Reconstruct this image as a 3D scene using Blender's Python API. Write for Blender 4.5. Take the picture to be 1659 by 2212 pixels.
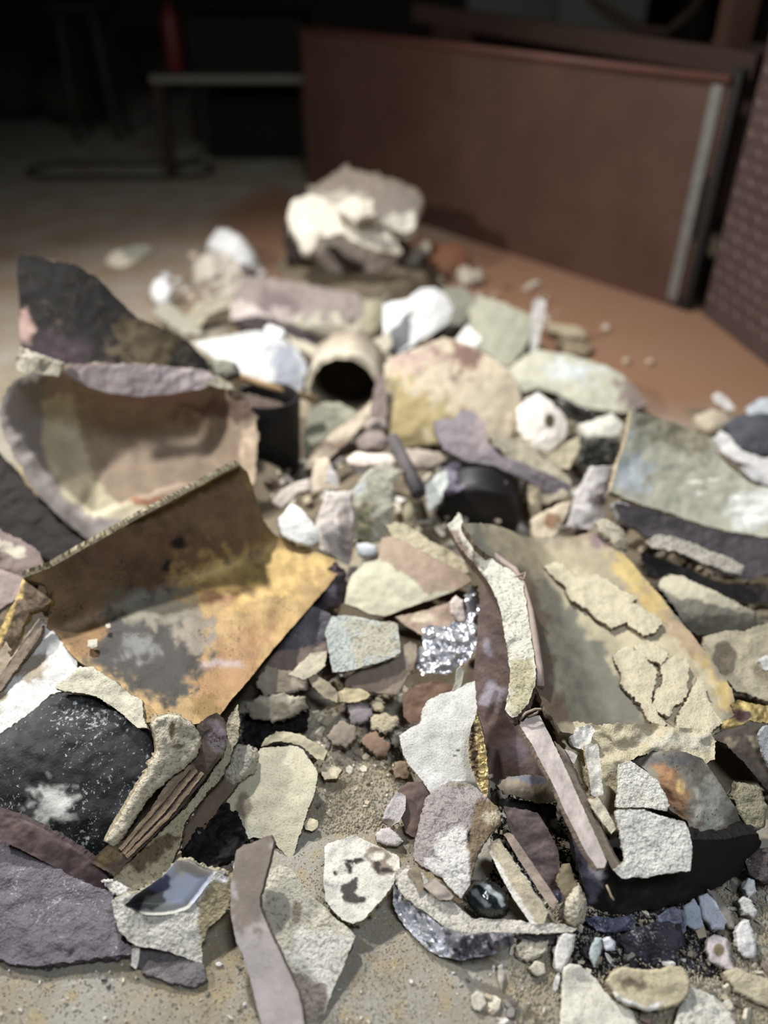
import bpy, bmesh, math, random
import numpy as np
from mathutils import Vector, noise, geometry, Matrix
random.seed(7); RS = np.random.RandomState(7)
R = math.radians
sc = bpy.context.scene; COL = sc.collection
for o in list(bpy.data.objects): bpy.data.objects.remove(o)

# ------------------------------------------------------------------ camera, world, lamps, exposure
FPX, CX, CY = 1726.0, 829.5, 1106.0
PITCH, CAMH = R(35.7), 0.75
cam = bpy.data.cameras.new('camera'); camo = bpy.data.objects.new('camera', cam); COL.objects.link(camo)
camo.location = (0, 0, CAMH); camo.rotation_euler = (math.pi/2-PITCH, 0, 0)
cam.sensor_fit = 'VERTICAL'; cam.sensor_height = 36; cam.sensor_width = 27; cam.lens = FPX/2212*36
cam.clip_start = .02; cam.clip_end = 60
cam.dof.use_dof = True; cam.dof.focus_distance = 0.80; cam.dof.aperture_fstop = 1.7
sc.camera = camo
sc.view_settings.view_transform = 'Standard'; sc.view_settings.look = 'None'
sc.view_settings.gamma = 1; sc.view_settings.exposure = 0.0
w = bpy.data.worlds.new('world'); sc.world = w; w.use_nodes = True
w.node_tree.nodes['Background'].inputs[0].default_value = (.80, .90, 1.0, 1)
w.node_tree.nodes['Background'].inputs[1].default_value = 0.04
def lamp(name, loc, target, size, power, col, spot=None):
    l = bpy.data.lights.new(name, 'AREA'); l.shape = 'DISK'; l.size = size; l.energy = power; l.color = col
    if spot: l.spread = R(spot)
    o = bpy.data.objects.new(name, l); COL.objects.link(o); o.location = loc
    o.rotation_euler = (Vector(target)-Vector(loc)).to_track_quat('-Z', 'Y').to_euler()
    return o
lamp('work_lamp', (-1.2, .78, 1.10), (.1, 1.4, 0), .09, 15, (1, .965, .92), 150)
lamp('hanging_lamp', (-.62, 1.75, 1.85), (.12, .95, 0), .12, 19.5, (1, .985, .955), 105)
lamp('fill_light', (.5, -.25, 2.4), (.2, .7, 0), .7, 9, (.86, .92, 1.0), 100)  # weak cool fill added above and behind the camera, no visible source

# ------------------------------------------------------------------ helpers
C0 = Vector((0, 0, CAMH)); RT = Vector((1, 0, 0))
FW = Vector((0, math.cos(PITCH), -math.sin(PITCH))); UP = Vector((0, math.sin(PITCH), math.cos(PITCH)))
nC0, nR, nF, nU = map(np.array, (C0, RT, FW, UP))
def rays(P):
    P = np.asarray(P, float)
    return nF + ((P[:, 0]-CX)/FPX)[:, None]*nR - ((P[:, 1]-CY)/FPX)[:, None]*nU
def at(px, py, z=0.0, Y=None):
    r = rays([(px, py)])[0]
    t = Y/r[1] if Y is not None else (z-CAMH)/r[2]
    return Vector(nC0+t*r)
def lin(c):
    c = np.asarray(c, float)/255.
    return np.where(c <= .04045, c/12.92, ((c+.055)/1.055)**2.4)
def tag(o, label=None, cat=None, group=None, kind=None):
    if label: o['label'] = label
    if cat: o['category'] = cat
    if group: o['group'] = group
    if kind: o['kind'] = kind
    return o
def sdpoly(P, poly):                       # signed distance, positive inside
    poly = np.asarray(poly, float); n = len(poly)
    d = np.full(len(P), 1e18); ins = np.zeros(len(P), bool)
    for i in range(n):
        a = poly[i]; b = poly[(i+1) % n]; e = b-a; w_ = P-a
        t = np.clip((w_@e)/max(e@e, 1e-12), 0, 1)
        d = np.minimum(d, ((w_-t[:, None]*e)**2).sum(1))
        c = ((a[1] > P[:, 1]) != (b[1] > P[:, 1]))
        with np.errstate(divide='ignore', invalid='ignore'):
            xi = (b[0]-a[0])*(P[:, 1]-a[1])/(b[1]-a[1])+a[0]
        ins ^= c & (P[:, 0] < xi)
    d = np.sqrt(d)
    return np.where(ins, d, -d)
def sstep(x): x = np.clip(x, 0, 1); return x*x*(3-2*x)
def fbm(P, s, seed=0, octs=3):
    out = np.zeros(len(P)); off = Vector((seed*3.17, seed*1.31, seed*.77))
    if P.shape[1] == 2: P = np.hstack([P, np.zeros((len(P), 1))])
    for i, p in enumerate(P): out[i] = noise.fractal(Vector(p)*s+off, 1.0, 2.0, octs)
    return out

# materials: colour and metal come from what the piece is made of (attributes), grain from noise
MATS = {}
def mat(name, rough=.9, bump=.4, bscale=500, mott=.22, mscale=60, speck=None, samt=.0, sscale=400, pits=0., spec=.35, coat=0, dist=.002):
    if name in MATS: return MATS[name]
    m = bpy.data.materials.new(name); m.use_nodes = True; nt = m.node_tree; N = nt.nodes; L = nt.links
    b = N['Principled BSDF']
    def nd(t, **k):
        n = N.new(t)
        for a, v in k.items(): setattr(n, a, v)
        return n
    tc = nd('ShaderNodeTexCoord'); geo = nd('ShaderNodeNewGeometry')
    at_ = nd('ShaderNodeAttribute', attribute_name='tint'); am = nd('ShaderNodeAttribute', attribute_name='metal')
    n1 = nd('ShaderNodeTexNoise'); n1.inputs['Scale'].default_value = mscale; n1.inputs['Detail'].default_value = 6
    n1.inputs['Roughness'].default_value = .65
    L.new(geo.outputs['Position'], n1.inputs['Vector'])
    mr = nd('ShaderNodeMapRange'); mr.inputs[1].default_value = .3; mr.inputs[2].default_value = .7
    mr.inputs[3].default_value = 1-mott; mr.inputs[4].default_value = 1+mott*.6
    L.new(n1.outputs['Fac'], mr.inputs[0])
    mx = nd('ShaderNodeMix', data_type='RGBA', blend_type='MULTIPLY'); mx.inputs[0].default_value = 1
    L.new(at_.outputs['Color'], mx.inputs[6]); L.new(mr.outputs[0], mx.inputs[7])
    col = mx.outputs[2]
    if pits:
        v = nd('ShaderNodeTexNoise'); v.inputs['Scale'].default_value = bscale*.8; v.inputs['Detail'].default_value = 3
        L.new(geo.outputs['Position'], v.inputs['Vector'])
        pr = nd('ShaderNodeMapRange'); pr.inputs[1].default_value = .36; pr.inputs[2].default_value = .46
        pr.inputs[3].default_value = 1-pits; pr.inputs[4].default_value = 1
        L.new(v.outputs['Fac'], pr.inputs[0])
        mp = nd('ShaderNodeMix', data_type='RGBA', blend_type='MULTIPLY'); mp.inputs[0].default_value = 1
        L.new(col, mp.inputs[6]); L.new(pr.outputs[0], mp.inputs[7]); col = mp.outputs[2]
    if speck:
        v = nd('ShaderNodeTexNoise'); v.inputs['Scale'].default_value = sscale; v.inputs['Detail'].default_value = 5; v.inputs['Roughness'].default_value = .7
        L.new(geo.outputs['Position'], v.inputs['Vector'])
        v2 = nd('ShaderNodeTexNoise'); v2.inputs['Scale'].default_value = sscale*.08; v2.inputs['Detail'].default_value = 2
        L.new(geo.outputs['Position'], v2.inputs['Vector'])
        ad = nd('ShaderNodeMath', operation='MULTIPLY_ADD'); ad.inputs[1].default_value = .55
        L.new(v2.outputs['Fac'], ad.inputs[0]); L.new(v.outputs['Fac'], ad.inputs[2])
        pr = nd('ShaderNodeMapRange'); c = .93-samt*.3; pr.inputs[1].default_value = c; pr.inputs[2].default_value = c+.07
        L.new(ad.outputs[0], pr.inputs[0])
        mp = nd('ShaderNodeMix', data_type='RGBA'); L.new(pr.outputs[0], mp.inputs[0])
        L.new(col, mp.inputs[6]); mp.inputs[7].default_value = (*lin(speck), 1); col = mp.outputs[2]
    L.new(col, b.inputs['Base Color'])
    L.new(am.outputs['Fac'], b.inputs['Metallic'])
    rr = nd('ShaderNodeMapRange'); rr.inputs[3].default_value = rough-.12; rr.inputs[4].default_value = min(1, rough+.12)
    L.new(n1.outputs['Fac'], rr.inputs[0]); L.new(rr.outputs[0], b.inputs['Roughness'])
    b.inputs['Specular IOR Level'].default_value = spec
    n2 = nd('ShaderNodeTexNoise'); n2.inputs['Scale'].default_value = bscale; n2.inputs['Detail'].default_value = 4; n2.inputs['Roughness'].default_value = .6
    L.new(geo.outputs['Position'], n2.inputs['Vector'])
    bp = nd('ShaderNodeBump'); bp.inputs['Strength'].default_value = bump; bp.inputs['Distance'].default_value = dist
    L.new(n2.outputs['Fac'], bp.inputs['Height']); L.new(bp.outputs[0], b.inputs['Normal'])
    MATS[name] = m; return m
PLAS = mat('plaster', .92, .45, 560, .16, 45, pits=.25)
GRIT = mat('gritty_plaster', .95, 1.0, 320, .2, 60, pits=.42, dist=.004)
CLAY = mat('smooth_clay', .75, .25, 260, .22, 40)
BRNZ = mat('patinated_bronze', .56, .35, 260, .38, 28, speck=(60, 50, 40), samt=.12, spec=.3)
BLAK = mat('sooty_black', .6, .5, 200, .4, 30, speck=(170, 172, 170), samt=.14, sscale=260, spec=.35)
SOOT = mat('matt_soot', .7, .3, 300, .3, 30, spec=.2)
SAND = mat('sandy_crust', .97, .9, 520, .13, 50, pits=.22)
SLAG = mat('purple_slag', .7, 1.0, 330, .35, 70, speck=(180, 176, 180), samt=.10, sscale=420, dist=.004)
WOOD = mat('weathered_wood', .75, .5, 220, .25, 60)
FOIL = mat('crumpled_foil', .30, .6, 300, .25, 50, spec=.8)
STEEL = mat('rusty_steel', .55, .15, 60, .22, 6, spec=.4)

def mesh_obj(name, V, F, mats, parent=None, fmat=None, smooth=None, tint=None, metal=None, sharp=None, origin=None):
    """V world coords; tint per face-corner or per vertex (linear rgb)"""
    V = np.asarray(V, float)
    o0 = np.array(origin) if origin is not None else np.array([V[:, 0].mean(), V[:, 1].mean(), V[:, 2].min()])
    me = bpy.data.meshes.new(name); me.from_pydata((V-o0).tolist(), [], [list(map(int, f)) for f in F])
    for m in mats: me.materials.append(m)
    nl = len(me.loops)
    lv = np.zeros(nl, int); me.loops.foreach_get('vertex_index', lv)
    if tint is None: tint = np.tile(lin((180, 170, 150)), (len(V), 1))
    tint = np.asarray(tint, float)
    if tint.ndim == 1: tint = np.tile(tint, (len(V), 1))
    if metal is None: metal = np.zeros(len(V))
    metal = np.broadcast_to(np.asarray(metal, float), (len(tint),))
    lum = (tint@np.array([.2126, .7152, .0722]))[:, None]; tint = lum+(tint-lum)*SAT
    T = tint if len(tint) == nl and len(tint) != len(V) else tint[lv]
    M = metal if len(tint) == nl and len(tint) != len(V) else metal[lv]
    a = me.color_attributes.new('tint', 'FLOAT_COLOR', 'CORNER')
    a.data.foreach_set('color', np.hstack([T, np.ones((nl, 1))]).ravel())
    b = me.attributes.new('metal', 'FLOAT', 'CORNER'); b.data.foreach_set('value', np.array(M, float))
    if fmat is not None: me.polygons.foreach_set('material_index', np.asarray(fmat, int))
    if smooth is not None:
        me.polygons.foreach_set('use_smooth', np.broadcast_to(np.asarray(smooth, bool), (len(F),)).copy())
    me.update()
    o = bpy.data.objects.new(name, me); COL.objects.link(o)
    if parent is not None:
        o.parent = parent; o.location = Vector(o0)-parent_world(parent)
    else: o.location = Vector(o0)
    return o
def parent_world(p):
    v = Vector((0, 0, 0))
    while p is not None: v += p.location; p = p.parent
    return v
SAT = .74
SAMPLES = []                                # bottoms of the pieces, to lay the heap under them
CNT = [0]
OUTL = []
def name_is_part(p): return p is not None
def shard(kind, label, pts, z=0, tx=0, ty=0, bx=0, by=0, th=.010, m=PLAS, col=(200, 195, 180), side=None, pat=(), jag=2.2, rough=.0012,
          rs=60, rnd=0, cat='fragment', group=None, parent=None, anchors=None, planes=None, op=max, grid=None, sm=None, flat=False,
          metal=0, smet=0, rot=0, heap=True, smooth_side=False, spread=0., fine=1., c=None, bowl=None, dents=()):
    CNT[0] += 1; seed = CNT[0]
    pts = np.asarray(pts, float)
    x, y = pts[:, 0], pts[:, 1]; x2, y2 = np.roll(x, -1), np.roll(y, -1)
    cr = x*y2-x2*y; A = cr.sum()/2
    cen = np.array([((x+x2)*cr).sum(), ((y+y2)*cr).sum()])/(6*A)
    if c is not None: cen = np.array(c, float)
    sp = grid or float(np.clip(math.sqrt(abs(A))/38, 3.0, 8.0))
    out = []
    for i in range(len(pts)):
        a, b = pts[i], pts[(i+1) % len(pts)]; n = max(1, int(np.linalg.norm(b-a)/(sp*.62)))
        for k in range(n): out.append(a+(b-a)*k/n)
    out = np.array(out)
    # soften corners very slightly, then crumble
    out = out*.8+.1*np.roll(out, 1, 0)+.1*np.roll(out, -1, 0)
    if jag:
        for q in range(len(out)):
            p = Vector((out[q][0]*.045, out[q][1]*.045, seed*1.7))
            out[q] += np.array([noise.noise(p), noise.noise(p+Vector((9, 4, 2)))])*jag*1.6
            p = p*3.7; out[q] += np.array([noise.noise(p), noise.noise(p+Vector((9, 4, 2)))])*jag*1.3
            out[q] += RS.uniform(-.35, .35, 2)*min(jag, 2)
    lo, hi = out.min(0), out.max(0)
    gx, gy = np.meshgrid(np.arange(lo[0], hi[0], sp), np.arange(lo[1], hi[1], sp*.87))
    gx[1::2] += sp/2
    G = np.stack([gx.ravel(), gy.ravel()], 1)+RS.uniform(-.18, .18, (gx.size, 2))*sp
    G = G[sdpoly(G, out) > sp*.55]
    P = np.vstack([out, G]); nb = len(out)
    res = geometry.delaunay_2d_cdt([Vector(p) for p in P], [(i, (i+1) % nb) for i in range(nb)], [], 1, 1e-4)
    P = np.array([tuple(v) for v in res[0]]); F = [tuple(f) for f in res[2]]
    if not name_is_part(parent): OUTL.append(out)
    r = rays(P)
    # base plane
    if planes:
        ws = []
        for pl in planes:
            a = np.array([[q[0], q[1], 1] for q in pl], float)
            wv = np.array([1/((q[2]-CAMH)/rays([q[:2]])[0][2]) for q in pl])
            k = np.linalg.lstsq(a, wv, rcond=None)[0]
            ws.append(P@k[:2]+k[2])
        s = sm or .02
        t0 = ws[0]
        for wv in ws[1:]:
            dlt = wv-t0 if op is max else t0-wv
            h = np.clip(.5+.5*dlt/s, 0, 1)
            if op is max: t0 = t0*(1-h)+wv*h+s*h*(1-h)*.5
            else: t0 = t0*(1-h)+wv*h-s*h*(1-h)*.5
        W = nC0+r/t0[:, None]
        n = np.array([0, 0, 1.])
        pc = W.mean(0); nn = np.linalg.svd(W-pc)[2][2]; n = nn if nn@(nC0-pc) > 0 else -nn
    else:
        if anchors is not None:
            a = [np.array(at(*q)) if len(q) == 3 else np.array(at(q[0], q[1], Y=q[3])) for q in anchors[:3]]
            n = np.cross(a[1]-a[0], a[2]-a[0]); n /= np.linalg.norm(n); P0 = a[0]
        else:
            P0 = np.array(at(cen[0], cen[1], z))
            n = np.array(Matrix.Rotation(R(rot), 3, 'Z') @ (Matrix.Rotation(R(ty), 3, 'X') @ (Matrix.Rotation(R(-tx), 3, 'Y') @ Vector((0, 0, 1)))))
        if n@(nC0-P0) < 0: n = -n
        t = ((P0-nC0)@n)/(r@n); W = nC0+t[:, None]*r
    ua = np.cross(n, [0, 1, 0.0]); ua = ua/np.linalg.norm(ua) if np.linalg.norm(ua) > 1e-3 else np.array([1., 0, 0])
    ua = ua if ua[0] > 0 else -ua
    va = np.cross(n, ua)
    q = W-W.mean(0); u, v = q@ua, q@va; ru, rv = max(abs(u).max(), 1e-6), max(abs(v).max(), 1e-6)
    d = bx*(u/ru)**2+by*(v/rv)**2
    sd = sdpoly(P, out)
    ppm = FPX/((W-nC0)@nF)
    if rnd: d = d-rnd*(1-np.sqrt(np.clip(1-(1-np.clip(sd/ppm/rnd/1.3, 0, 1))**2, 0, 1)))
    if bowl: d = d-bowl[0]*sstep(sd/bowl[1])
    for dp, dd_, dw in dents: d = d-dd_*sstep(sdpoly(P, dp)/dw)
    nz = fbm(W, rs, seed)
    if flat: nz = np.abs(nz)*2-.6
    edge = np.clip(sd/(sp*1.5), .25, 1)
    d = d+nz*rough*1.6*edge+fbm(W, 17, seed+5, 2)*rough*1.5
    if not planes:
        t = ((P0-nC0)@n+d)/(r@n); W = nC0+t[:, None]*r
    else: W = W+n*d[:, None]
    # colour
    jit = 1+.05*nz[:, None]
    base = lin(col); cc = np.tile(base, (len(P), 1))*jit; mm = np.full(len(P), float(metal))
    side = side if side is not None else tuple(min(255, k*.93) for k in col)
    for pt in pat:
        poly, pc_, fe = pt[:3]; pmet = pt[3] if len(pt) > 3 else 0; wn = pt[4] if len(pt) > 4 else 1.
        wob = np.stack([fbm(P/100, 4.5, seed+11), fbm(P/100, 4.5, seed+23)], 1)*max(fe, 4)*1.3*wn
        Q = P+wob
        if len(poly) == 4 and not hasattr(poly[0], '__len__'):
            s = 1-np.sqrt(((Q[:, 0]-poly[0])/poly[2])**2+((Q[:, 1]-poly[1])/poly[3])**2); s = s*min(poly[2], poly[3])
        else: s = sdpoly(Q, poly)
        wgt = sstep(.5+s/max(fe, 1))[:, None]
        cc = cc*(1-wgt)+lin(pc_)*wgt*jit; mm = mm*(1-wgt[:, 0])+pmet*wgt[:, 0]
    # boundary loop
    ec = {}
    for f in F:
        for a, b in ((f[0], f[1]), (f[1], f[2]), (f[2], f[0])): ec[(a, b)] = 1
    bd = [(a, b) for (a, b) in ec if (b, a) not in ec]
    nv = len(P); rim = sorted({a for a, b in bd}|{b for a, b in bd})
    levels = max(2, int(th*1/0.005)+1); levels = min(levels, 5)
    cenW = W.mean(0)
    V = [W]; idx = [{k: k for k in rim}]
    scol = lin(side)
    rimW = W[rim]; outw = rimW-cenW; outw -= (outw@n)[:, None]*n; outw /= np.linalg.norm(outw, axis=1)[:, None]+1e-9
    cnt = nv; sidec = []
    for l in range(1, levels+1):
        k = l/levels
        q = rimW-n*th*k
        amp = min(th*.22, .004)
        nn = fbm(q, 150, seed+40, 2)
        q = q+outw*(nn*amp+spread*math.sin(k*math.pi/2))[:, None]
        if l == levels: q = q-outw*th*.25
        V.append(q); idx.append({rm: cnt+j for j, rm in enumerate(rim)}); cnt += len(rim)
    low = W-n*th*1.0
    inner = [i for i in range(nv) if i not in set(rim)]
    V.append(low[inner]); im = {i: cnt+j for j, i in enumerate(inner)}; im.update(idx[-1])
    V = np.vstack(V)
    FF = list(F); nt = len(F)
    # orientation
    f0 = F[0]; nrm = np.cross(W[f0[1]]-W[f0[0]], W[f0[2]]-W[f0[0]]); flip = nrm@n < 0
    if flip: FF = [f[::-1] for f in FF]
    for l in range(levels):
        for a, b in bd:
            f = (idx[l][b], idx[l][a], idx[l+1][a], idx[l+1][b])
            FF.append(f[::-1] if flip else f)
    ns = len(FF)
    for f in F:
        g = (im[f[2]], im[f[1]], im[f[0]]); FF.append(g[::-1] if flip else g)
    nls = 3*nt; TT = []; MM = []
    for f in FF[:nt]:
        for i in f: TT.append(cc[i]); MM.append(mm[i])
    sj = 1+.12*fbm(V, 90, seed+77, 2)
    for f in FF[nt:]:
        for i in f: TT.append(scol*sj[i]); MM.append(smet)
    smo = [not flat]*nt+[smooth_side]*(ns-nt)+[False]*nt
    o = mesh_obj(kind, V, FF, [m], parent, None, smo, np.array(TT), np.array(MM))
    me = o.data
    if not smooth_side:
        rs_ = set(rim); sh = np.zeros(len(me.edges), bool)
        evs = np.zeros(len(me.edges)*2, int); me.edges.foreach_get('vertices', evs); evs = evs.reshape(-1, 2)
        rimset = np.zeros(len(V), bool); rimset[rim] = True
        bset = {(min(a, b), max(a, b)) for a, b in bd}
        for k, (a, b) in enumerate(evs):
            if rimset[a] and rimset[b] and (min(a, b), max(a, b)) in bset: sh[k] = True
        at_ = me.attributes.new('sharp_edge', 'BOOLEAN', 'EDGE'); at_.data.foreach_set('value', sh)
    if parent is None: tag(o, label, cat, group)
    elif label: o['label'] = label
    if heap: SAMPLES.append((W-n*th)[::3])
    return o
S = shard
def tube(kind, pts, r, m, col, parent=None, segs=10, metal=0, r2=None, closed=False, wob=0.):
    pts = [Vector(p) for p in pts]; V = []; F = []; n = len(pts)
    up = Vector((.1, .2, 1))
    for i, p in enumerate(pts):
        if closed: d = pts[(i+1) % n]-pts[i-1]
        else: d = pts[min(i+1, n-1)]-pts[max(i-1, 0)]
        d.normalize(); a = d.cross(up).normalized(); b = a.cross(d)
        rr = r+((r2-r)*i/(n-1) if r2 else 0)
        for k in range(segs):
            an = 2*math.pi*k/segs; q = p+(a*math.cos(an)+b*math.sin(an))*rr*(1+wob*noise.noise(p*200+Vector((k, 0, 0))))
            V.append(q[:])
    for i in range(n if closed else n-1):
        j = (i+1) % n
        for k in range(segs):
            F.append((i*segs+k, i*segs+(k+1) % segs, j*segs+(k+1) % segs, j*segs+k))
    if not closed: F += [tuple(range(segs))[::-1], tuple((n-1)*segs+k for k in range(segs))]
    return mesh_obj(kind, V, F, [m], parent, None, [True]*(len(F)-(0 if closed else 2))+([] if closed else [False]*2), lin(col), metal)
def lathe(kind, prof, base, axis, m, cols, parent=None, segs=48, a0=0, a1=360, metal=0, rough=.0, seed=1, closed=True):
    """prof: closed list of (radius, height) along axis from base"""
    axis = Vector(axis).normalized(); ux = axis.orthogonal().normalized(); uy = axis.cross(ux)
    full = abs(a1-a0) >= 359.9; ns = segs if full else segs+1
    V = []; T = []
    for k in range(ns):
        an = R(a0+(a1-a0)*k/segs)
        for i, (r, h) in enumerate(prof):
            rr = r+(rough*noise.noise(Vector((math.cos(an)*3, math.sin(an)*3, h*40+seed))) if rough else 0)
            hh = h+(rough*noise.noise(Vector((math.cos(an)*6, math.sin(an)*6, seed+i*.3))) if rough else 0)
            V.append((Vector(base)+ux*math.cos(an)*rr+uy*math.sin(an)*rr+axis*hh)[:])
            T.append(lin(cols[i % len(cols)]))
    n = len(prof); F = []
    for k in range(segs):
        k2 = (k+1) % ns
        for i in range(n if closed else n-1):
            j = (i+1) % n; F.append((k*n+i, k*n+j, k2*n+j, k2*n+i))
    if not full and closed: F += [tuple(range(n))[::-1], tuple(segs*n+i for i in range(n))]
    o = mesh_obj(kind, V, F, [m], parent, None, True, np.array(T), metal)
    bm = bmesh.new(); bm.from_mesh(o.data); bmesh.ops.recalc_face_normals(bm, faces=bm.faces)
    for e in bm.edges:
        if len(e.link_faces) == 2 and e.calc_face_angle(0) > R(50): e.smooth = False
    bm.to_mesh(o.data); bm.free()
    return o
def box(kind, lo, hi, m, col, parent=None, rotz=0, bev=.004, metal=0, origin=None, pivot=None):
    bm = bmesh.new(); bmesh.ops.create_cube(bm, size=1)
    lo = Vector(lo); hi = Vector(hi); c = (lo+hi)/2; s = hi-lo
    for v in bm.verts: v.co = Vector((v.co.x*s.x, v.co.y*s.y, v.co.z*s.z))+c
    if bev: bmesh.ops.bevel(bm, geom=bm.edges[:], offset=min(bev, min(s)*.4), segments=2, profile=.6, affect='EDGES')
    if rotz:
        pv = Vector(pivot) if pivot is not None else c
        M = Matrix.Translation(pv) @ Matrix.Rotation(rotz, 4, 'Z') @ Matrix.Translation(-pv)
        for v in bm.verts: v.co = M @ v.co
    bm.verts.index_update()
    V = [v.co[:] for v in bm.verts]; F = [[v.index for v in f.verts] for f in bm.faces]; bm.free()
    return mesh_obj(kind, V, F, [m], parent, None, False, lin(col), metal)
# ------------------------------------------------------------------ the setting
def floor_mat():
    m = bpy.data.materials.new('dusty_concrete'); m.use_nodes = True; nt = m.node_tree; N = nt.nodes; L = nt.links; b = N['Principled BSDF']
    geo = N.new('ShaderNodeNewGeometry')
    def noi(s, d=6, r=.6):
        n = N.new('ShaderNodeTexNoise'); n.inputs['Scale'].default_value = s; n.inputs['Detail'].default_value = d; n.inputs['Roughness'].default_value = r
        L.new(geo.outputs['Position'], n.inputs['Vector']); return n.outputs['Fac']
    def mix(f, a, c, t='MIX'):
        x = N.new('ShaderNodeMix'); x.data_type = 'RGBA'; x.blend_type = t
        if isinstance(f, float): x.inputs[0].default_value = f
        else: L.new(f, x.inputs[0])
        for i, q in ((6, a), (7, c)):
            if isinstance(q, tuple): x.inputs[i].default_value = (*lin(q), 1)
            else: L.new(q, x.inputs[i])
        return x.outputs[2]
    def ramp(v, a, c):
        r = N.new('ShaderNodeMapRange'); r.inputs[1].default_value = a; r.inputs[2].default_value = c; L.new(v, r.inputs[0]); return r.outputs[0]
    c = mix(ramp(noi(7), .38, .62), (170, 167, 158), (150, 138, 114))
    c = mix(ramp(noi(45), .52, .7), c, (172, 156, 122))
    c = mix(ramp(noi(330, 4, .7), .61, .68), c, (205, 202, 192))
    c = mix(ramp(noi(240, 4, .7), .64, .69), c, (92, 84, 70))
    # rust dust spread near the steel bin
    at_ = N.new('ShaderNodeAttribute'); at_.attribute_name = 'rust'
    c = mix(at_.outputs['Fac'], c, (146, 104, 76))
    L.new(c, b.inputs['Base Color']); b.inputs['Roughness'].default_value = .93
    bp = N.new('ShaderNodeBump'); bp.inputs['Strength'].default_value = .8; bp.inputs['Distance'].default_value = .004
    L.new(noi(260, 5, .7), bp.inputs['Height']); L.new(bp.outputs[0], b.inputs['Normal'])
    return m
xs = np.concatenate([np.linspace(-6, -1.6, 12), np.linspace(-1.5, 1.5, 121), np.linspace(1.6, 6, 12)])
ys = np.concatenate([[-2, -1, -.3], np.linspace(0, 3.6, 145), np.linspace(3.8, 7, 14)])
X, Y = np.meshgrid(xs, ys); nx, ny = len(xs), len(ys)
Z = np.array([noise.fractal(Vector((a*6, b*6, 3)), 1, 2, 3)*.0012 for a, b in zip(X.ravel(), Y.ravel())])
V = np.stack([X.ravel(), Y.ravel(), Z-.001], 1)
F = [(j*nx+i, j*nx+i+1, (j+1)*nx+i+1, (j+1)*nx+i) for j in range(ny-1) for i in range(nx-1)]
flo = mesh_obj('floor', V, F, [floor_mat()], smooth=True, origin=(0, 0, 0))
# rust dust: a spill with a ragged edge of its own
rp = [np.array(at(*p))[:2] for p in ((430, 470), (620, 400), (1000, 500), (1300, 560), (1659, 700), (2000, 900), (1660, 930), (1400, 900), (1150, 800), (900, 700), (560, 620))]
sdv = sdpoly(V[:, :2]+np.stack([fbm(V*4, 1, 3), fbm(V*4, 1, 9)], 1)*.10, rp)
ru = sstep(.5+sdv/.25)*.9
ru = np.maximum(ru, .32*sstep((V[:, 1]-1.3)/.8)*sstep((3.4-V[:, 1])/1.0))
a_ = flo.data.attributes.new('rust', 'FLOAT', 'POINT'); a_.data.foreach_set('value', ru)
tag(flo, kind='structure')
WALL = mat('grimy_wall', .9, .4, 40, .4, 2.5)
def struct(o): tag(o, kind='structure'); return o
struct(box('wall_back', (-6, 5.3, 0), (6, 5.4, 3.2), WALL, (52, 54, 44), bev=0))
struct(box('wall_right', (1.9, -2, 0), (2.0, 5.3, 3.2), WALL, (60, 55, 48), bev=0))
struct(box('ceiling', (-6, -2, 3.2), (6, 5.4, 3.3), WALL, (60, 60, 55), bev=0))

# the rusty steel bin: a panel with bright worn corner strip, rim and shaded end
def E(name, loc, label, cat, group=None):
    o = bpy.data.objects.new(name, None); COL.objects.link(o); o.location = loc; o.empty_display_size = .05
    return tag(o, label, cat, group)
P0 = at(668, 405, 0); P1 = at(1470, 668, 0); P0.z = P1.z = 0
d = (P1-P0).normalized(); nb_ = Vector((d.y, -d.x, 0)); nb_ = nb_ if nb_.y < 0 else -nb_
bin_ = E('steel_bin', P0, 'large rust-brown steel bin with a flat side, behind the rubble on the right', 'bin')
def quadbox(kind, a, b, z0, z1, thk, m, col, parent, bulge=0, metal=0, n=nb_):
    """upright sheet from a to b; thickness goes away from the camera side"""
    nu, nv_ = 24, 10; V = []; F = []
    for s in (0, 1):
        for j in range(nv_+1):
            for i in range(nu+1):
                p = a.lerp(b, i/nu); p = Vector((p.x, p.y, z0+(z1-z0)*j/nv_))
                k = noise.noise(Vector((i*.2, j*.3, z0*3)))*bulge
                p -= n*(thk*s)-n*k; V.append(p[:])
    m1 = (nu+1)*(nv_+1)
    for s in (0, 1):
        for j in range(nv_):
            for i in range(nu):
                q = (s*m1+j*(nu+1)+i, s*m1+j*(nu+1)+i+1, s*m1+(j+1)*(nu+1)+i+1, s*m1+(j+1)*(nu+1)+i)
                F.append(q if s == 0 else q[::-1])
    def strip(ids):
        for a_, b_ in zip(ids[:-1], ids[1:]): F.append((b_, a_, a_+m1, b_+m1))
    strip([i for i in range(nu+1)]); strip([nv_*(nu+1)+i for i in range(nu+1)][::-1])
    strip([j*(nu+1) for j in range(nv_+1)][::-1]); strip([j*(nu+1)+nu for j in range(nv_+1)])
    o = mesh_obj(kind, V, F, [m], parent, smooth=False, tint=lin(col), metal=metal)
    return o
BH = .505
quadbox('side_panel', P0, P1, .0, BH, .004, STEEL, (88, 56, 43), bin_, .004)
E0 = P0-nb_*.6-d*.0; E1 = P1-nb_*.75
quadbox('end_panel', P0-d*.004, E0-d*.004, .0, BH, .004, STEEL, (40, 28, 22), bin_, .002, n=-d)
quadbox('back_panel', E0, E1, .0, BH, .004, STEEL, (70, 44, 34), bin_, .002)
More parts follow.
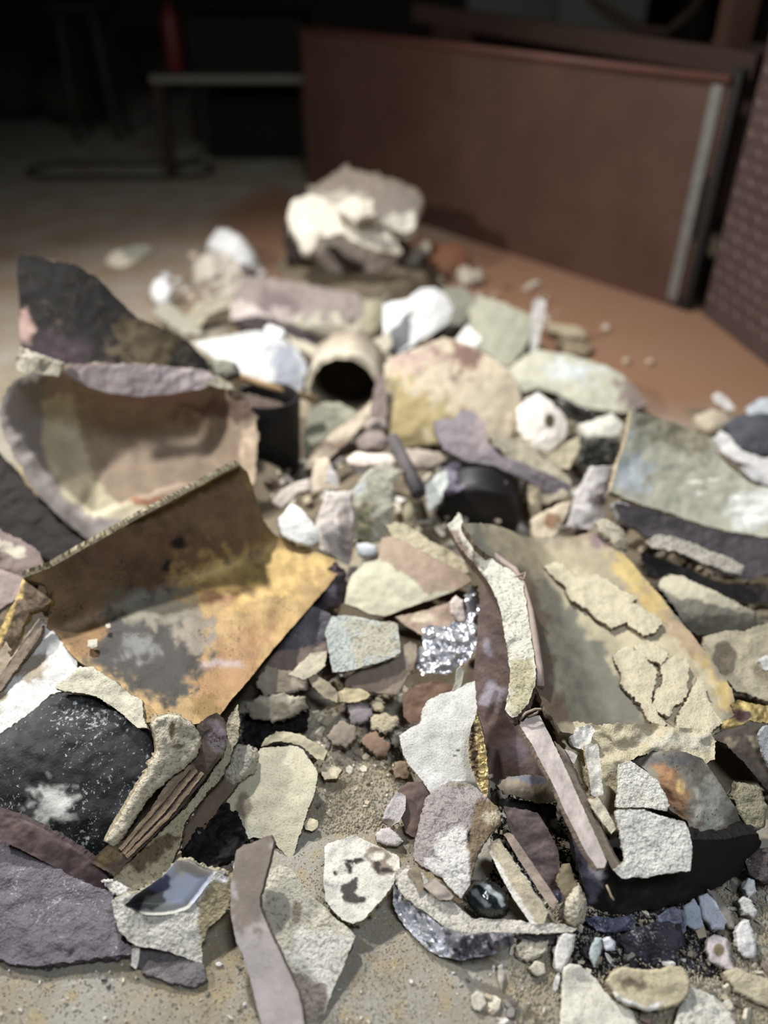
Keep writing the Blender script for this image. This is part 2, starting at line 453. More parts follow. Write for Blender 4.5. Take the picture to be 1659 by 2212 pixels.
# bright worn edge strip near the right end
quadbox('worn_edge_strip', P1-d*.038, P1-d*.012, .02, BH-.01, .010, mat('worn_bare_steel', .45, .2, 120, .2, 40), (126, 126, 118), bin_, 0, .3)['label'] = 'bright worn edge strip'
bpy.data.objects['worn_edge_strip'].location += nb_*.010
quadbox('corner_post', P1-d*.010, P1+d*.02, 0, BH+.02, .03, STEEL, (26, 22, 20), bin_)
tube('top_rim', [P0+Vector((0, 0, BH))+nb_*.004, P0.lerp(P1, .5)+Vector((0, 0, BH+.001)), P1+Vector((0, 0, BH))+nb_*.004], .010, STEEL, (104, 60, 44), bin_, 10)
# brown rail above the bin with grey sheets behind
ra = at(900, 30, Y=2.98); rb = at(1640, 150, Y=2.0)
rail = box('wooden_rail', (0, -.02, -.02), ((rb-ra).length, .02, .03), WOOD, (62, 40, 28))
rail.rotation_euler = (0, 0, 0); rail.data.transform(Matrix.Translation(-Vector(((rb-ra).length/2, 0, 0))-Vector((0, 0, 0))+rail.location))
rail.rotation_euler = (rb-ra).to_track_quat('X', 'Z').to_euler(); rail.location = (ra+rb)/2
tag(rail, 'dark brown wooden rail running above the rusty bin', 'rail')
for k, (x0, x1, yy, zz, c_) in enumerate(((1050, 1290, 3.0, .95, (92, 98, 92)), (1300, 1530, 2.8, .95, (100, 104, 96)))):
    a = at(x0, 100, Y=yy); b = at(x1, 120, Y=yy)
    tag(box('grey_sheet', (a.x, yy+.75, .0), (b.x, yy+.77, zz+.1), STEEL, c_), ('grey metal sheet leaning behind the bin, left one', 'grey metal sheet leaning behind the bin, nearest the brown post')[k], 'sheet')
tag(tube('hose', [at(1240, -60, Y=2.7), at(1290, 10, Y=2.68), at(1370, 60, Y=2.65), at(1440, 70, Y=2.6), at(1500, 20, Y=2.6), at(1540, -50, Y=2.6)], .014, SOOT, (60, 42, 28)), 'dark hose hanging in front of the grey sheets behind the bin', 'hose')
a = at(1590, 200, Y=2.05)
tag(box('brown_post', (a.x-.035, 2.10, 0), (a.x+.03, 2.17, 1.3), STEEL, (78, 50, 36)), 'narrow rusty brown post at the right end of the bin', 'post')
# chequered plate on the right, standing beside the bin
tp = E('chequer_plate', P1+Vector((.06, -.02, 0)), 'brown chequered steel plate standing upright at the right edge', 'plate')
A_ = P1+Vector((.045, -.03, 0)); B_ = Vector((.93, .95, 0)); dd = (B_-A_).normalized(); nn_ = Vector((dd.y, -dd.x, 0)); nn_ = nn_ if nn_.x < 0 else -nn_
quadbox('sheet', A_, B_, 0, 1.3, .006, STEEL, (82, 62, 58), tp, 0, n=nn_)
bm = bmesh.new(); ln = (B_-A_).length; k = 0
for i in range(int(ln/.030)):
    for j in range(int(1.0/.030)):
        c = A_+dd*(.02+i*.030+(j % 2)*.015)+Vector((0, 0, .05+j*.030))+nn_*.001
        s = 1 if (i+j) % 2 else -1
        ax = (dd*.8+Vector((0, 0, s*.7))).normalized(); ay = ax.cross(nn_)
        vs = [bm.verts.new(c+ax*.011), bm.verts.new(c+ay*.004), bm.verts.new(c-ax*.011), bm.verts.new(c-ay*.004)]
        top = bm.verts.new(c+nn_*.0025)
        for q in range(4): bm.faces.new((vs[q], vs[(q+1) % 4], top))
bm.verts.index_update()
mesh_obj('raised_pattern', [v.co[:] for v in bm.verts], [[v.index for v in f.verts] for f in bm.faces], [STEEL], tp, smooth=False, tint=lin((134, 108, 100)))
bm.free()

# dark end of the workshop, left
tb = E('low_bench', (-.6, 3.3, 0), 'low dark workbench with a pale front edge standing in the shadows at the back', 'bench')
a = at(325, 170, Y=3.3); b = at(676, 170, Y=3.3); zt = at(500, 160, Y=3.3).z
box('bench_top', (a.x, 3.3, zt-.03), (b.x-.0, 3.95, zt), WOOD, (60, 58, 52), tb)
box('front_edge', (a.x, 3.285, zt-.028), (b.x, 3.3, zt-.004), WOOD, (112, 108, 98), tb)['label'] = 'pale front edge'
for lx in (a.x+.02, b.x-.03):
    for ly in (3.32, 3.9): box('leg', (lx-.02, ly-.02, 0), (lx+.02, ly+.02, zt-.03), WOOD, (44, 30, 22), tb)
tag(box('crate', (at(400, 0, Y=3.45).x, 3.56, 0), (at(660, 0, Y=3.4).x-.03, 3.88, .23), SOOT, (6, 6, 6)), 'black crate under the low bench', 'crate')
tag(box('tool_case', (at(385, 0, Y=3.4).x, 3.38, zt+.001), (at(650, 0, Y=3.4).x, 3.8, zt+.17), SOOT, (5, 5, 5)), 'black case lying on the low bench', 'case')
rc = at(372, 60, Y=3.36)
cyl = lathe('red_canister', [(.001, 0), (.033, 0), (.035, .004), (.035, .16), (.028, .19), (.012, .2), (.012, .215), (.001, .216)], (rc.x, 3.35, zt+.001), (0, 0, 1), mat('red_paint', .5, .1, 50, .2, 20), [(90, 12, 8)], segs=24)
tag(cyl, 'small red canister on the left end of the low bench', 'canister')
hs = []
for k in range(40):
    an = 2*math.pi*k/40; c = at(262, 372)
    hs.append((c.x+.36*math.cos(an), c.y+.14*math.sin(an)+.02*math.sin(3*an), .009))
tag(tube('coiled_hose', hs, .008, SOOT, (40, 36, 28), closed=True), 'thin dark hose looped on the floor in front of the bench', 'hose')
# a stool and sacks barely lit at the far left
for (px, py, Yd, lab, nm, ct) in ((215, 240, 4.0, 'dark steel stool in the shadows left of the bench', 'stool', 'stool'),):
    p = at(px, py, Y=Yd); st = E(nm, (p.x, Yd, 0), lab, ct)
    for k in range(4):
        an = math.pi/4+k*math.pi/2
        tube('leg', [(p.x+.13*math.cos(an), Yd+.13*math.sin(an), 0), (p.x+.1*math.cos(an), Yd+.1*math.sin(an), .5)], .013, SOOT, (70, 70, 60), st)
    lathe('seat', [(.001, 0), (.15, 0), (.16, .01), (.15, .03), (.001, .035)], (p.x, Yd, .5), (0, 0, 1), SOOT, [(50, 50, 44)], st, 24)
for px, Yd, s, lab in ((40, 4.6, .22, 'slumped dark sack against the back wall at far left'), (150, 4.4, .15, 'smaller dark sack beside the stool at the back')):
    p = at(px, 200, Y=Yd); bm = bmesh.new(); bmesh.ops.create_icosphere(bm, subdivisions=4, radius=s)
    for v in bm.verts:
        v.co += v.co.normalized()*noise.fractal(v.co*9, 1, 2, 3)*.03
        v.co.z = max(v.co.z*1.0, -s*.6); v.co += Vector((p.x, Yd, s*.6))
    tag(mesh_obj('sack', [v.co[:] for v in bm.verts], [[v.index for v in f.verts] for f in bm.faces], [SOOT], smooth=True, tint=lin((62, 54, 34))), lab, 'sack'); bm.free()
# ------------------------------------------------------------------ the far end of the heap
CR = (226, 219, 200); WH = (236, 234, 228); TAN = (176, 160, 132); MAU = (142, 126, 122); OLV = (168, 162, 138); BRN = (112, 92, 78); SANDC = (186, 172, 136)
DK = (40, 36, 36)
far = dict(jag=4, rough=.003)
S('mould_lump', 'brown block of broken mould under the pale slabs at the top of the heap', [(671,500),(747,500),(848,535),(858,573),(815,603),(714,592),(690,560),(668,535)], .10, 0, 50, -.03, -.02, .12, CLAY, (150,136,126), **far)
S('mould_lump', 'dark sooty lump at the left foot of the tallest mound of slabs', [(612,485),(652,495),(650,561),(621,572)], .09, 20, 55, -.02, 0, .03, SOOT, (58,48,44), **far)
S('mould_shard', 'tan ridged shard crowning the far mound of slabs', [(665,405),(712,380),(747,358),(798,375),(849,388),(912,414),(902,450),(850,470),(806,462),(756,464),(715,440)], .20, 0, 26, -.03, 0, .03, CLAY, (160,144,124), side=CR, pat=[((740,425,50,14),(214,202,180),10)], **far)
S('mould_slab', 'thick grey-tan slab with a round cream end, on the right of the far mound', [(790,452),(850,400),(912,425),(900,470),(897,492),(868,504),(826,484)], .20, 8, 28, -.02, 0, .03, PLAS, (142,130,118), side=CR, pat=[((872,482,42,20),CR,8)], **far)
S('mould_slab', 'big cream slab draped over the far mound, brightest of it', [(633,432),(680,420),(743,452),(806,482),(858,516),(862,549),(798,538),(747,506),(690,512),(668,546),(646,530),(625,478)], .20, -8, 34, -.05, -.02, .02, PLAS, (236,226,204), **far)
S('plaster_chunk', 'square cream chunk balanced on the far mound', [(726,440),(760,425),(800,436),(812,462),(770,474),(735,462)], .24, 0, 30, -.01, -.01, .03, PLAS, (232,222,200), **far)
S('mould_shard', 'pale strip of shard leaning at the right foot of the far mound', [(858,578),(916,523),(931,536),(880,590)], .05, 0, 35, 0, 0, .012, PLAS, (196,186,160), **far)
S('rusty_lump', 'orange-brown rusty lump right of the far mound', [(905,560),(925,530),(985,528),(1012,548),(1000,580),(940,592)], .03, 0, 30, -.02, -.02, .03, STEEL, (156,96,52), **far)
S('plaster_lump', 'small pale lump at the edge of the rust dust, right of the far mound', [(985,590),(1000,576),(1038,582),(1042,602),(1000,612)], .03, 0, 20, -.01, -.01, .02, PLAS, (190,176,152), **far)
S('plaster_lump', 'round white lump, tallest of the left far cluster', [(452,512),(470,498),(500,494),(530,519),(553,552),(564,590),(530,596),(486,566),(448,540)], .07, 0, 48, -.04, -.03, .04, PLAS, (246,246,244), rnd=.02, **far)
S('crumpled_shell', 'crumpled cream shell in front of the round white lump', [(420,565),(452,548),(486,548),(525,580),(522,628),(481,650),(440,642),(418,610)], .05, 0, 44, -.03, -.02, .03, GRIT, (232,218,198), jag=5, rough=.012, rs=26)
S('mould_shard', 'folded cream strip standing below the crumpled shell', [(395,690),(430,650),(500,640),(505,655),(450,680),(415,725),(398,715)], .04, 0, 40, 0, 0, .015, GRIT, (200,190,160), jag=4, rough=.004)
S('plaster_lump', 'glossy white blob at the left end of the heap', [(325,622),(336,604),(352,602),(374,622),(369,654),(345,664),(328,645)], .05, 0, 45, -.015, -.01, .02, PLAS, (250,250,250), rnd=.012, jag=1)
for k, (x, y, r_, c_, lab) in enumerate(((418,552,11,(235,210,175),'small round peach chip left of the round white lump'),(411,642,12,(228,200,168),'small round tan chip in front of the crumpled shell'),(443,664,11,(225,225,230),'small round pale grey chip beside the folded cream strip'),(358,600,12,(238,238,240),'small white chip behind the glossy white blob'),(385,606,9,(220,216,214),'tiny white chip between blob and crumpled shell'),(376,622,8,(214,208,200),'tiny grey-white chip right of the glossy blob'),(400,626,8,(230,226,220),'tiny bright chip at the left of the crumpled shell'),(560,590,12,(225,222,216),'small pale chip at the right foot of the round white lump'),(1035,640,10,(190,182,165),'small grey chip at the foot of the bin'),(1310,708,10,(205,190,165),'pale crumb lying alone on the rust dust'),(1355,780,9,(200,176,140),'tan crumb near the middle of the rust dust'),(1405,782,9,(196,174,140),'tan crumb right of the middle of the rust dust'),(1140,624,10,(196,176,150),'tan crumb on the rust dust near the bin'))):
    n_ = 8; S('plaster_crumb', lab, [(x+r_*math.cos(6.28*q/n_)*(1+.2*(q % 2)), y+r_*.8*math.sin(6.28*q/n_)) for q in range(n_)], .008, 0, 25, -.004, -.004, .012, PLAS, c_, rnd=.006, jag=1.5, cat='crumb', heap=False)
S('mould_shard', 'lone shard on the bare floor, cream left end and grey right end', [(228,562),(245,543),(285,532),(322,528),(328,542),(275,574),(238,578)], .012, 0, 12, -.006, 0, .014, PLAS, (236,220,192), side=(200,188,160), pat=[([(275,520),(340,520),(340,560),(290,570),(268,550)],(168,168,148),8)], jag=2, heap=False)
S('mould_shard', 'long narrow olive shard lying in front of the glossy white blob', [(330,664),(372,654),(400,680),(439,712),(430,728),(395,718),(350,690)], .03, 0, 26, 0, 0, .015, PLAS, (170,166,142), **far)
S('mould_shard', 'half-round mauve-brown mould piece lying lengthwise behind the middle of the heap', [(524,598),(595,602),(680,618),(777,634),(783,688),(768,738),(680,713),(561,683),(496,690),(500,654)], .075, 0, 30, 0, -.05, .02, CLAY, (150,134,126), side=(205,196,178), pat=[([(640,680),(790,695),(790,760),(640,720)],(214,208,180),14),([(480,650),(620,670),(640,700),(480,700)],(208,190,182),14),((600,650,50,22),(124,104,104),20)], jag=3, rough=.002)
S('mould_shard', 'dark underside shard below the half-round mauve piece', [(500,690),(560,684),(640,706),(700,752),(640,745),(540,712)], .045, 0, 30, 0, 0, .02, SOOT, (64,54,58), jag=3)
S('plaster_chip', 'small bright white oval chip in front of the half-round mauve piece', [(572,708),(582,700),(612,712),(618,726),(600,732),(578,722)], .085, 0, 20, -.004, -.004, .008, PLAS, (250,250,248), rnd=.005, jag=1)
S('mould_shard', 'round-ended grey-white shard above the wooden stick', [(418,740),(477,728),(530,716),(575,716),(638,750),(664,789),(656,830),(646,850),(570,835),(505,806),(470,778)], .065, -4, 22, -.02, -.02, .014, PLAS, (206,208,204), side=(225,222,212), pat=[([(580,740),(680,780),(650,860),(600,850),(590,800)],(156,160,172),26),((500,750,50,18),(226,222,208),16)], jag=2)
S('mould_shard', 'flat tan strip of shard between the round grey-white shard and the white one', [(612,721),(692,752),(764,755),(840,715),(850,740),(806,780),(760,788),(692,780),(640,750)], .062, 0, 12, 0, 0, .012, PLAS, (190,180,154), jag=3)
S('mould_lump', 'olive lump between the half-round piece and the white shard', [(768,645),(832,650),(826,717),(795,725),(772,712)], .06, 0, 30, -.02, -.02, .03, GRIT, (190,182,146), jag=3)
S('mould_shard', 'grey-green shard tucked behind the large white one', [(955,620),(1010,622),(1030,650),(1010,690),(960,720),(930,730)], .055, 0, 22, 0, 0, .02, CLAY, (140,138,120), jag=3)
S('mould_shard', 'smooth bright white shard with a sharp grey foot, centre back of the heap', [(827,660),(850,652),(882,645),(912,622),(940,622),(960,634),(980,666),(967,700),(882,751),(862,765),(829,757)], .085, -10, 36, -.02, -.01, .012, PLAS, (248,248,246), side=(150,146,130), pat=[([(893,664),(885,735),(862,768),(838,760),(828,735),(845,715),(868,685)],(120,122,124),5)], jag=1.6)
S('mould_shard', 'olive-grey slab leaning under the upright white splinter', [(1010,669),(1037,640),(1080,650),(1147,680),(1144,733),(1115,778),(1092,790),(1037,755),(1018,710)], .06, 8, 30, -.010, -.010, .014, CLAY, (168,166,140), jag=2.5)
S('plaster_chip', 'small white square chip on the edge of the brown and gold shard', [(982,733),(1010,701),(1042,733),(1012,766)], .115, 0, 38, 0, 0, .012, PLAS, (246,242,232), jag=1.2)
S('plaster_splinter', 'white splinter standing upright near the rust dust', [(1147,760),(1147,687),(1152,655),(1165,642),(1180,651),(1174,696),(1158,760)], .08, 0, 62, 0, 0, .010, PLAS, (226,222,214), jag=1.2)
S('mould_shard', 'narrow tan shard lying on the rust dust right of the splinter', [(1176,698),(1220,700),(1261,710),(1268,728),(1220,728),(1184,714)], .02, 0, 14, 0, 0, .014, PLAS, (184,166,128), jag=2)
S('mould_shard', 'short tan chunk in front of the narrow shard on the rust dust', [(1200,735),(1250,735),(1280,745),(1270,765),(1225,762)], .02, 0, 14, -.01, 0, .014, PLAS, (150,130,96), jag=2)
S('mould_shard', 'long wavy olive shard lying across the back right of the heap', [(1092,797),(1156,756),(1220,765),(1289,783),(1340,805),(1375,840),(1399,872),(1357,892),(1303,887),(1248,877),(1200,850),(1160,838),(1129,846)], .055, 0, 20, -.008, -.010, .012, CLAY, (192,190,162), side=(110,104,86), pat=[((1240,800,60,22),(200,206,204),26),([(1330,800),(1410,850),(1410,900),(1340,880)],(140,122,112),18)], jag=2)
# middle of the heap
S('mould_shard', 'large domed shard, gold at lower left and brown at the top, mid heap', [(835,778),(870,762),(920,745),(955,730),(985,735),(1025,752),(1065,775),(1100,800),(1118,830),(1125,860),(1120,892),(1106,945),(1060,955),(1000,962),(940,955),(890,962),(847,967),(840,900),(830,830)], .105, 6, 42, -.016, -.012, .011, CLAY, (196,178,146), side=(200,190,160),
  pat=[([(820,810),(900,830),(960,880),(960,1000),(820,1000)],(166,146,86),50,.25),((990,770,38,34),(128,96,80),26),((900,775,50,25),(176,146,130),26)], jag=1.6, spread=.003)
S('mould_shard', 'gritty cream slab edge running down right from under the domed shard', [(1055,945),(1100,945),(1138,962),(1190,1000),(1229,1033),(1236,1062),(1200,1055),(1130,1010),(1075,985)], .082, 0, 30, 0, 0, .014, GRIT, (188,178,146), jag=2.5)
S('mould_shard', 'mauve-grey curved shard with a torn peak, resting over the round black crucible end', [(938,912),(960,904),(985,902),(1002,885),(1025,892),(1048,910),(1053,952),(1078,982),(1132,1003),(1180,1022),(1228,1045),(1230,1070),(1180,1062),(1132,1034),(1065,1006),(1006,995),(960,972),(942,940)], .115, 0, 38, -.012, -.012, .008, CLAY, (128,118,124), side=(90,80,84), pat=[((1045,930,30,40),(150,134,132),20)], jag=1.5, spread=.003)
S('mould_shard', 'bright holed shard to the right of the domed shard', [(1118,884),(1135,862),(1161,847),(1193,870),(1220,898),(1228,936),(1200,965),(1174,987),(1140,962),(1116,925)], .095, 0, 42, -.01, -.01, .018, PLAS, (240,230,216), side=(196,182,140), pat=[((1188,909,11,16),(84,68,40),4,0,.3),([(1110,925),(1180,985),(1240,925),(1240,1000),(1110,1000)],(206,194,156),12)], jag=1.5)
S('mould_block', 'cream block corner below the bright holed shard', [(1115,938),(1174,990),(1252,941),(1254,965),(1230,1010),(1200,1015),(1184,996),(1118,955)], .075, 0, 40, 0, 0, .02, PLAS, (200,186,146), side=(150,136,100), jag=1.5)
S('foil_wad', 'crinkled foil wad behind the bright holed shard', [(1188,868),(1215,860),(1250,876),(1290,890),(1282,910),(1240,905),(1205,890)], .07, 0, 30, -.01, -.01, .015, FOIL, (160,158,148), metal=.9, smet=.9, rough=.007, rs=150, flat=True, cat='foil')
S('foil_wad', 'crinkled foil wad in front of the white angular chunk', [(1248,962),(1275,940),(1320,945),(1345,960),(1330,1000),(1290,1020),(1255,1010)], .055, 0, 34, -.01, -.01, .015, FOIL, (150,150,140), metal=.9, smet=.9, rough=.007, rs=150, flat=True, cat='foil')
S('plaster_chunk', 'white angular chunk between the two foil wads', [(1248,918),(1290,905),(1321,893),(1345,916),(1337,940),(1298,954),(1257,942)], .075, 0, 30, -.01, -.01, .02, PLAS, (228,224,206), jag=1.5)
S('mould_block', 'lilac-white block standing at the left edge of the big concave slab', [(1229,1138),(1248,1067),(1280,1010),(1327,1007),(1323,1053),(1309,1081),(1307,1122),(1268,1142)], .07, 0, 55, -.01, 0, .02, PLAS, (228,220,216), pat=[((1290,1078,22,14),(130,120,120),8)], jag=1.5)
S('mould_shard', 'big concave grey-green slab with white flakes, right edge of the heap', [(1362,889),(1400,896),(1449,911),(1518,939),(1545,975),(1575,1010),(1632,1050),(1720,1060),(1720,1165),(1640,1158),(1540,1140),(1449,1108),(1370,1086),(1318,1060),(1339,989),(1357,930)], .10, -10, 30, .03, .015, .012, CLAY, (178,176,152), side=(176,156,120),
  pat=[([(1340,950),(1400,1000),(1390,1060),(1310,1060)],(176,186,190),40),([(1400,870),(1560,960),(1500,990),(1400,930)],(150,142,110),30),((1640,1100,60,40),(206,210,200),26),((1502,1042,18,4),(238,236,216),3,0,.4),((1540,1035,12,4),(238,236,216),3,0,.4),((1512,1066,14,4),(238,236,216),3,0,.4),((1620,1075,40,5),(240,240,228),4,0,.4),((1610,1100,36,6),(240,240,228),4,0,.4),((1625,1120,34,5),(240,240,228),4,0,.4)], jag=1.4, spread=.002)
S('mould_shard', 'dark layered slab directly under the big concave slab', [(1330,1085),(1400,1100),(1463,1120),(1540,1145),(1700,1170),(1700,1230),(1617,1250),(1560,1238),(1500,1205),(1420,1170),(1345,1130)], .065, 0, 40, 0, .01, .012, SOOT, (84,78,82), side=(120,112,96), jag=2)
S('plaster_strip', 'long cream broken edge strip lying on the dark layered slab', [(1394,1172),(1420,1153),(1460,1160),(1506,1178),(1560,1200),(1608,1221),(1604,1240),(1580,1238),(1520,1215),(1463,1193),(1410,1182)], .085, 0, 40, 0, 0, .009, GRIT, (206,196,176), jag=2)
S('mould_shard', 'lowest black slab under the layered slab at the right edge', [(1385,1195),(1430,1205),(1500,1235),(1560,1262),(1700,1270),(1700,1305),(1600,1300),(1500,1275),(1400,1240)], .045, 0, 34, 0, .01, .012, SOOT, (48,44,42), side=(130,124,100), jag=2)
S('mould_cylinder', 'grey half-buried cylinder piece with gritty cream top, right of dusty gold-edged shard', [(1420,1266),(1432,1248),(1456,1240),(1506,1258),(1570,1290),(1630,1322),(1636,1350),(1600,1368),(1506,1373),(1478,1350),(1450,1300)], .07, 0, 38, -.01, -.02, .022, CLAY, (120,114,98), side=(90,84,70), pat=[([(1425,1235),(1470,1235),(1640,1320),(1620,1330),(1520,1300),(1450,1285),(1425,1265)],(186,178,146),8)], jag=2)
S('mould_shard', 'sandy tan slab with a grey stain at the right edge', [(1515,1392),(1530,1372),(1570,1362),(1610,1362),(1660,1345),(1720,1340),(1720,1530),(1650,1512),(1592,1492),(1545,1440)], .06, -6, 26, -.01, 0, .012, SAND, (190,178,142), pat=[((1565,1425,28,36),(122,110,88),6)], jag=2)
S('plaster_chip', 'small grey-white chip on the sandy slab at the right edge', [(1640,1425),(1655,1415),(1680,1420),(1680,1450),(1650,1448)], .075, 0, 26, 0, 0, .008, PLAS, (206,204,196), jag=1.5)
# corner cluster upper right
S('mould_lump', 'dark blue-grey lump in the upper right cluster', [(1565,915),(1600,895),(1700,890),(1700,985),(1640,985),(1590,965)], .055, 0, 34, -.02, -.01, .03, SOOT, (84,86,94), jag=2)
S('mould_shard', 'curved white rim strip in the upper right cluster', [(1540,945),(1558,930),(1580,945),(1605,975),(1650,990),(1700,975),(1700,1025),(1640,1012),(1590,995),(1560,975)], .08, 0, 34, 0, 0, .014, PLAS, (236,232,226), jag=2)
S('mould_shard', 'lower white strip under the curved rim strip at the right edge', [(1600,1010),(1660,1000),(1720,1000),(1720,1045),(1660,1046),(1620,1035)], .075, 0, 34, 0, 0, .012, PLAS, (230,226,222), jag=2)
S('mould_shard', 'pale blue-white shard at the top of the upper right cluster', [(1612,880),(1640,862),(1720,850),(1720,905),(1650,906),(1620,900)], .07, 0, 34, 0, 0, .012, PLAS, (206,214,220), jag=1.5)
S('plaster_chip', 'thin white chip standing left of the pale blue-white shard', [(1538,852),(1552,846),(1580,870),(1590,885),(1572,888),(1548,870)], .05, 0, 40, 0, 0, .008, PLAS, (226,220,210), jag=1.5)
S('mould_lump', 'tan lump at the left of the upper right cluster', [(1500,900),(1535,885),(1580,892),(1570,920),(1540,935),(1510,920)], .03, 0, 26, -.015, -.01, .02, PLAS, (200,182,150), jag=2)
# ------------------------------------------------------------------ left side: dark tall mould and open bowl
S('mould_shard', 'tall black sooty mould wall rising at the far left behind the open bowl', [(37,590),(40,556),(46,550),(65,549),(108,562),(159,570),(210,599),(253,643),(297,686),(362,712),(409,739),(445,778),(462,815),(400,850),(250,850),(120,830),(47,790),(42,681)], jag=1.4, th=.009, m=mat('sooty_wall', .7, .15, 240, .4, 34, speck=(120,110,95), samt=.0, spec=.2), col=(38,36,35), side=(176,162,132),
  anchors=[(50,780,0,1.10),(60,560,0,1.17),(445,790,0,1.10)], bx=-.035, by=.012, rough=.001,
  pat=[([(40,668),(58,664),(70,690),(76,712),(66,744),(42,748)],(176,140,130),5),((320,740,80,60),(96,82,56),46),((120,760,70,40),(66,52,60),30)])
bowl = S('mould_bowl', 'big open broken mould bowl with a grey rim and tan inside, at the left', [(14,835),(60,806),(135,790),(210,786),(280,785),(360,792),(440,800),(500,828),(530,862),(552,900),(556,960),(550,1040),(520,1080),(460,1090),(400,1092),(300,1128),(240,1152),(192,1166),(150,1138),(100,1090),(60,1040),(40,1000),(12,950),(-4,890)], jag=3, th=.016, m=CLAY, col=(164,140,114), side=(160,150,136),
  anchors=[(190,1165,0,.93),(30,830,0,1.04),(500,830,0,1.07)], bowl=(.10,150), rough=.0014,
  pat=[([(-20,800),(90,790),(110,870),(90,960),(120,1040),(180,1100),(260,1125),(300,1128),(190,1190),(-20,1060)],(146,136,130),10),([(92,860),(160,855),(182,960),(205,1040),(260,1085),(330,1090),(400,1092),(300,1135),(200,1118),(130,1060),(90,980)],(200,188,150),8),((470,880,90,26),(112,84,72),18),((340,862,110,16),(166,126,112),12),([(515,930),(570,900),(570,1080),(530,1060)],(200,172,138),8),([(260,1080),(420,1070),(420,1090),(330,1100)],(160,104,64),6)])
S('rim', 'mauve-grey inner lip', [(135,800),(170,789),(280,786),(360,793),(440,800),(478,818),(440,838),(370,852),(300,857),(240,850),(190,836)], m=CLAY, col=(170,156,158), side=(140,120,116), anchors=[(150,800,0,1.035),(300,860,0,1.035),(470,815,0,1.065)], bx=0, by=-.006, th=.012, jag=1.5, parent=bowl, heap=False)
S('plaster_crust', 'white crust', [(33,780),(45,752),(72,764),(134,786),(127,812),(80,808),(43,807)], m=GRIT, col=(214,206,180), anchors=[(40,800,0,1.02),(40,755,0,1.03),(130,790,0,1.03)], th=.015, jag=2, parent=bowl, heap=False, rough=.003)
S('plaster_chip', 'cream broken tip', [(442,828),(470,812),(500,832),(505,842),(470,836)], m=PLAS, col=(206,200,168), anchors=[(440,828,0,1.05),(470,812,0,1.06),(505,842,0,1.055)], th=.008, jag=1.2, parent=bowl, heap=False)
S('mould_fragment', 'small grey rounded fragment where the wooden stick meets the black mould wall', [(448,780),(480,775),(508,784),(514,806),(490,818),(460,812)], m=CLAY, col=(116,114,98), anchors=[(450,815,0,1.12),(450,775,0,1.14),(510,810,0,1.12)], th=.02, rnd=.008, jag=1, heap=False)
tag(tube('wooden_stick', [at(455,792,.16), at(560,828,.14), at(684,864,.11)], .0065, WOOD, (176,140,88), r2=.0055), 'round light-brown wooden stick poking out from behind the bowl', 'stick')
S('mould_shard', 'brown ragged shard just right of the bowl under the wooden stick', [(500,852),(540,850),(612,872),(640,885),(600,895),(560,900),(520,890)], .12, 0, 30, 0, 0, .012, CLAY, (110,88,74), side=(190,174,150), jag=2, heap=False)
c_ = at(582, 1000, Y=1.17)
tag(lathe('black_cup', [(.001,0),(.050,0),(.053,.006),(.054,.135),(.052,.141),(.047,.141),(.045,.135),(.044,.012),(.001,.010)], (c_.x, 1.17, .0), (.04, .05, 1), mat('black_graphite', .5, .15, 200, .25, 60), [(26,24,24)], segs=48), 'matt black cup standing in the gap just right of the bowl', 'cup')
rp_ = at(742, 846, Y=1.29)
ring = lathe('mould_tube', [(.060,0),(.069,.003),(.071,.13),(.001,.13),(.001,.122),(.058,.12)], (rp_.x, 1.29, rp_.z), (.05, 1, -.10), CLAY, [(196,182,152),(206,194,166),(150,130,110),(60,46,34),(60,46,34),(66,50,36)], rough=.004, segs=64)
tag(ring, 'open mould tube with a cream rim and dark hollow, beside the domed shard', 'tube')
SAMPLES.append(np.array([[rp_.x+a, 1.29+b, .03] for a in (-.06, -.03, 0, .03, .06) for b in (0, .03, .06, .09, .12)]))
S('mould_shard', 'grey-green shard lying in the mouth of the open tube', [(668,885),(700,868),(736,870),(775,893),(740,925),(703,950),(676,960),(660,995),(655,940)], .07, 0, 36, -.01, 0, .012, CLAY, (152,150,124), jag=1.6)
S('mould_strip', 'long curved cream strip sloping down left from the open tube', [(806,862),(800,895),(760,945),(711,990),(680,1012),(658,1012),(672,985),(700,950),(745,915),(780,888)], .088, 0, 42, 0, -.004, .010, PLAS, (206,186,156), side=(150,128,106), pat=[((730,960,60,12),(160,132,110),10)], jag=1.6)
S('mould_strip', 'upright strip of mauve rubble between the open tube and the domed shard', [(812,800),(832,815),(835,880),(838,930),(815,935),(800,900),(806,850)], .09, 0, 55, 0, 0, .012, CLAY, (150,130,124), jag=3)
# ------------------------------------------------------------------ middle pieces
tag(tube('metal_rod', [at(848,946,.125), at(880,1010,.11), at(905,1068,.095)], .0095, SOOT, (92,86,88), r2=.011, segs=14), 'dark grey rod standing slanted left of the round black crucible end', 'rod')
f_ = at(1032, 1112, Y=.985)
cru = E('crucible', (f_.x, f_.y, 0), 'round black crucible end with mauve dust on top, middle of the heap', 'crucible')
lathe('body', [(.001,0),(.058,0),(.064,.006),(.067,.02),(.064,.11),(.001,.11)], (f_.x, f_.y, f_.z-.012), (.10, .98, .12), mat('black_graphite', .5, .15, 200, .25, 60), [(30,27,28)], cru, segs=56)
S('dust_crust', 'mauve dust crust', [(955,1012),(985,996),(1040,1000),(1080,1022),(1096,1042),(1060,1052),(1010,1050),(965,1072),(945,1060)], m=SLAG, col=(124,114,134), side=(90,80,92), anchors=[(950,1062,0,.985),(1000,998,0,1.05),(1085,1045,0,.985)], bx=-.014, th=.006, jag=3, parent=cru, heap=False, rough=.002)
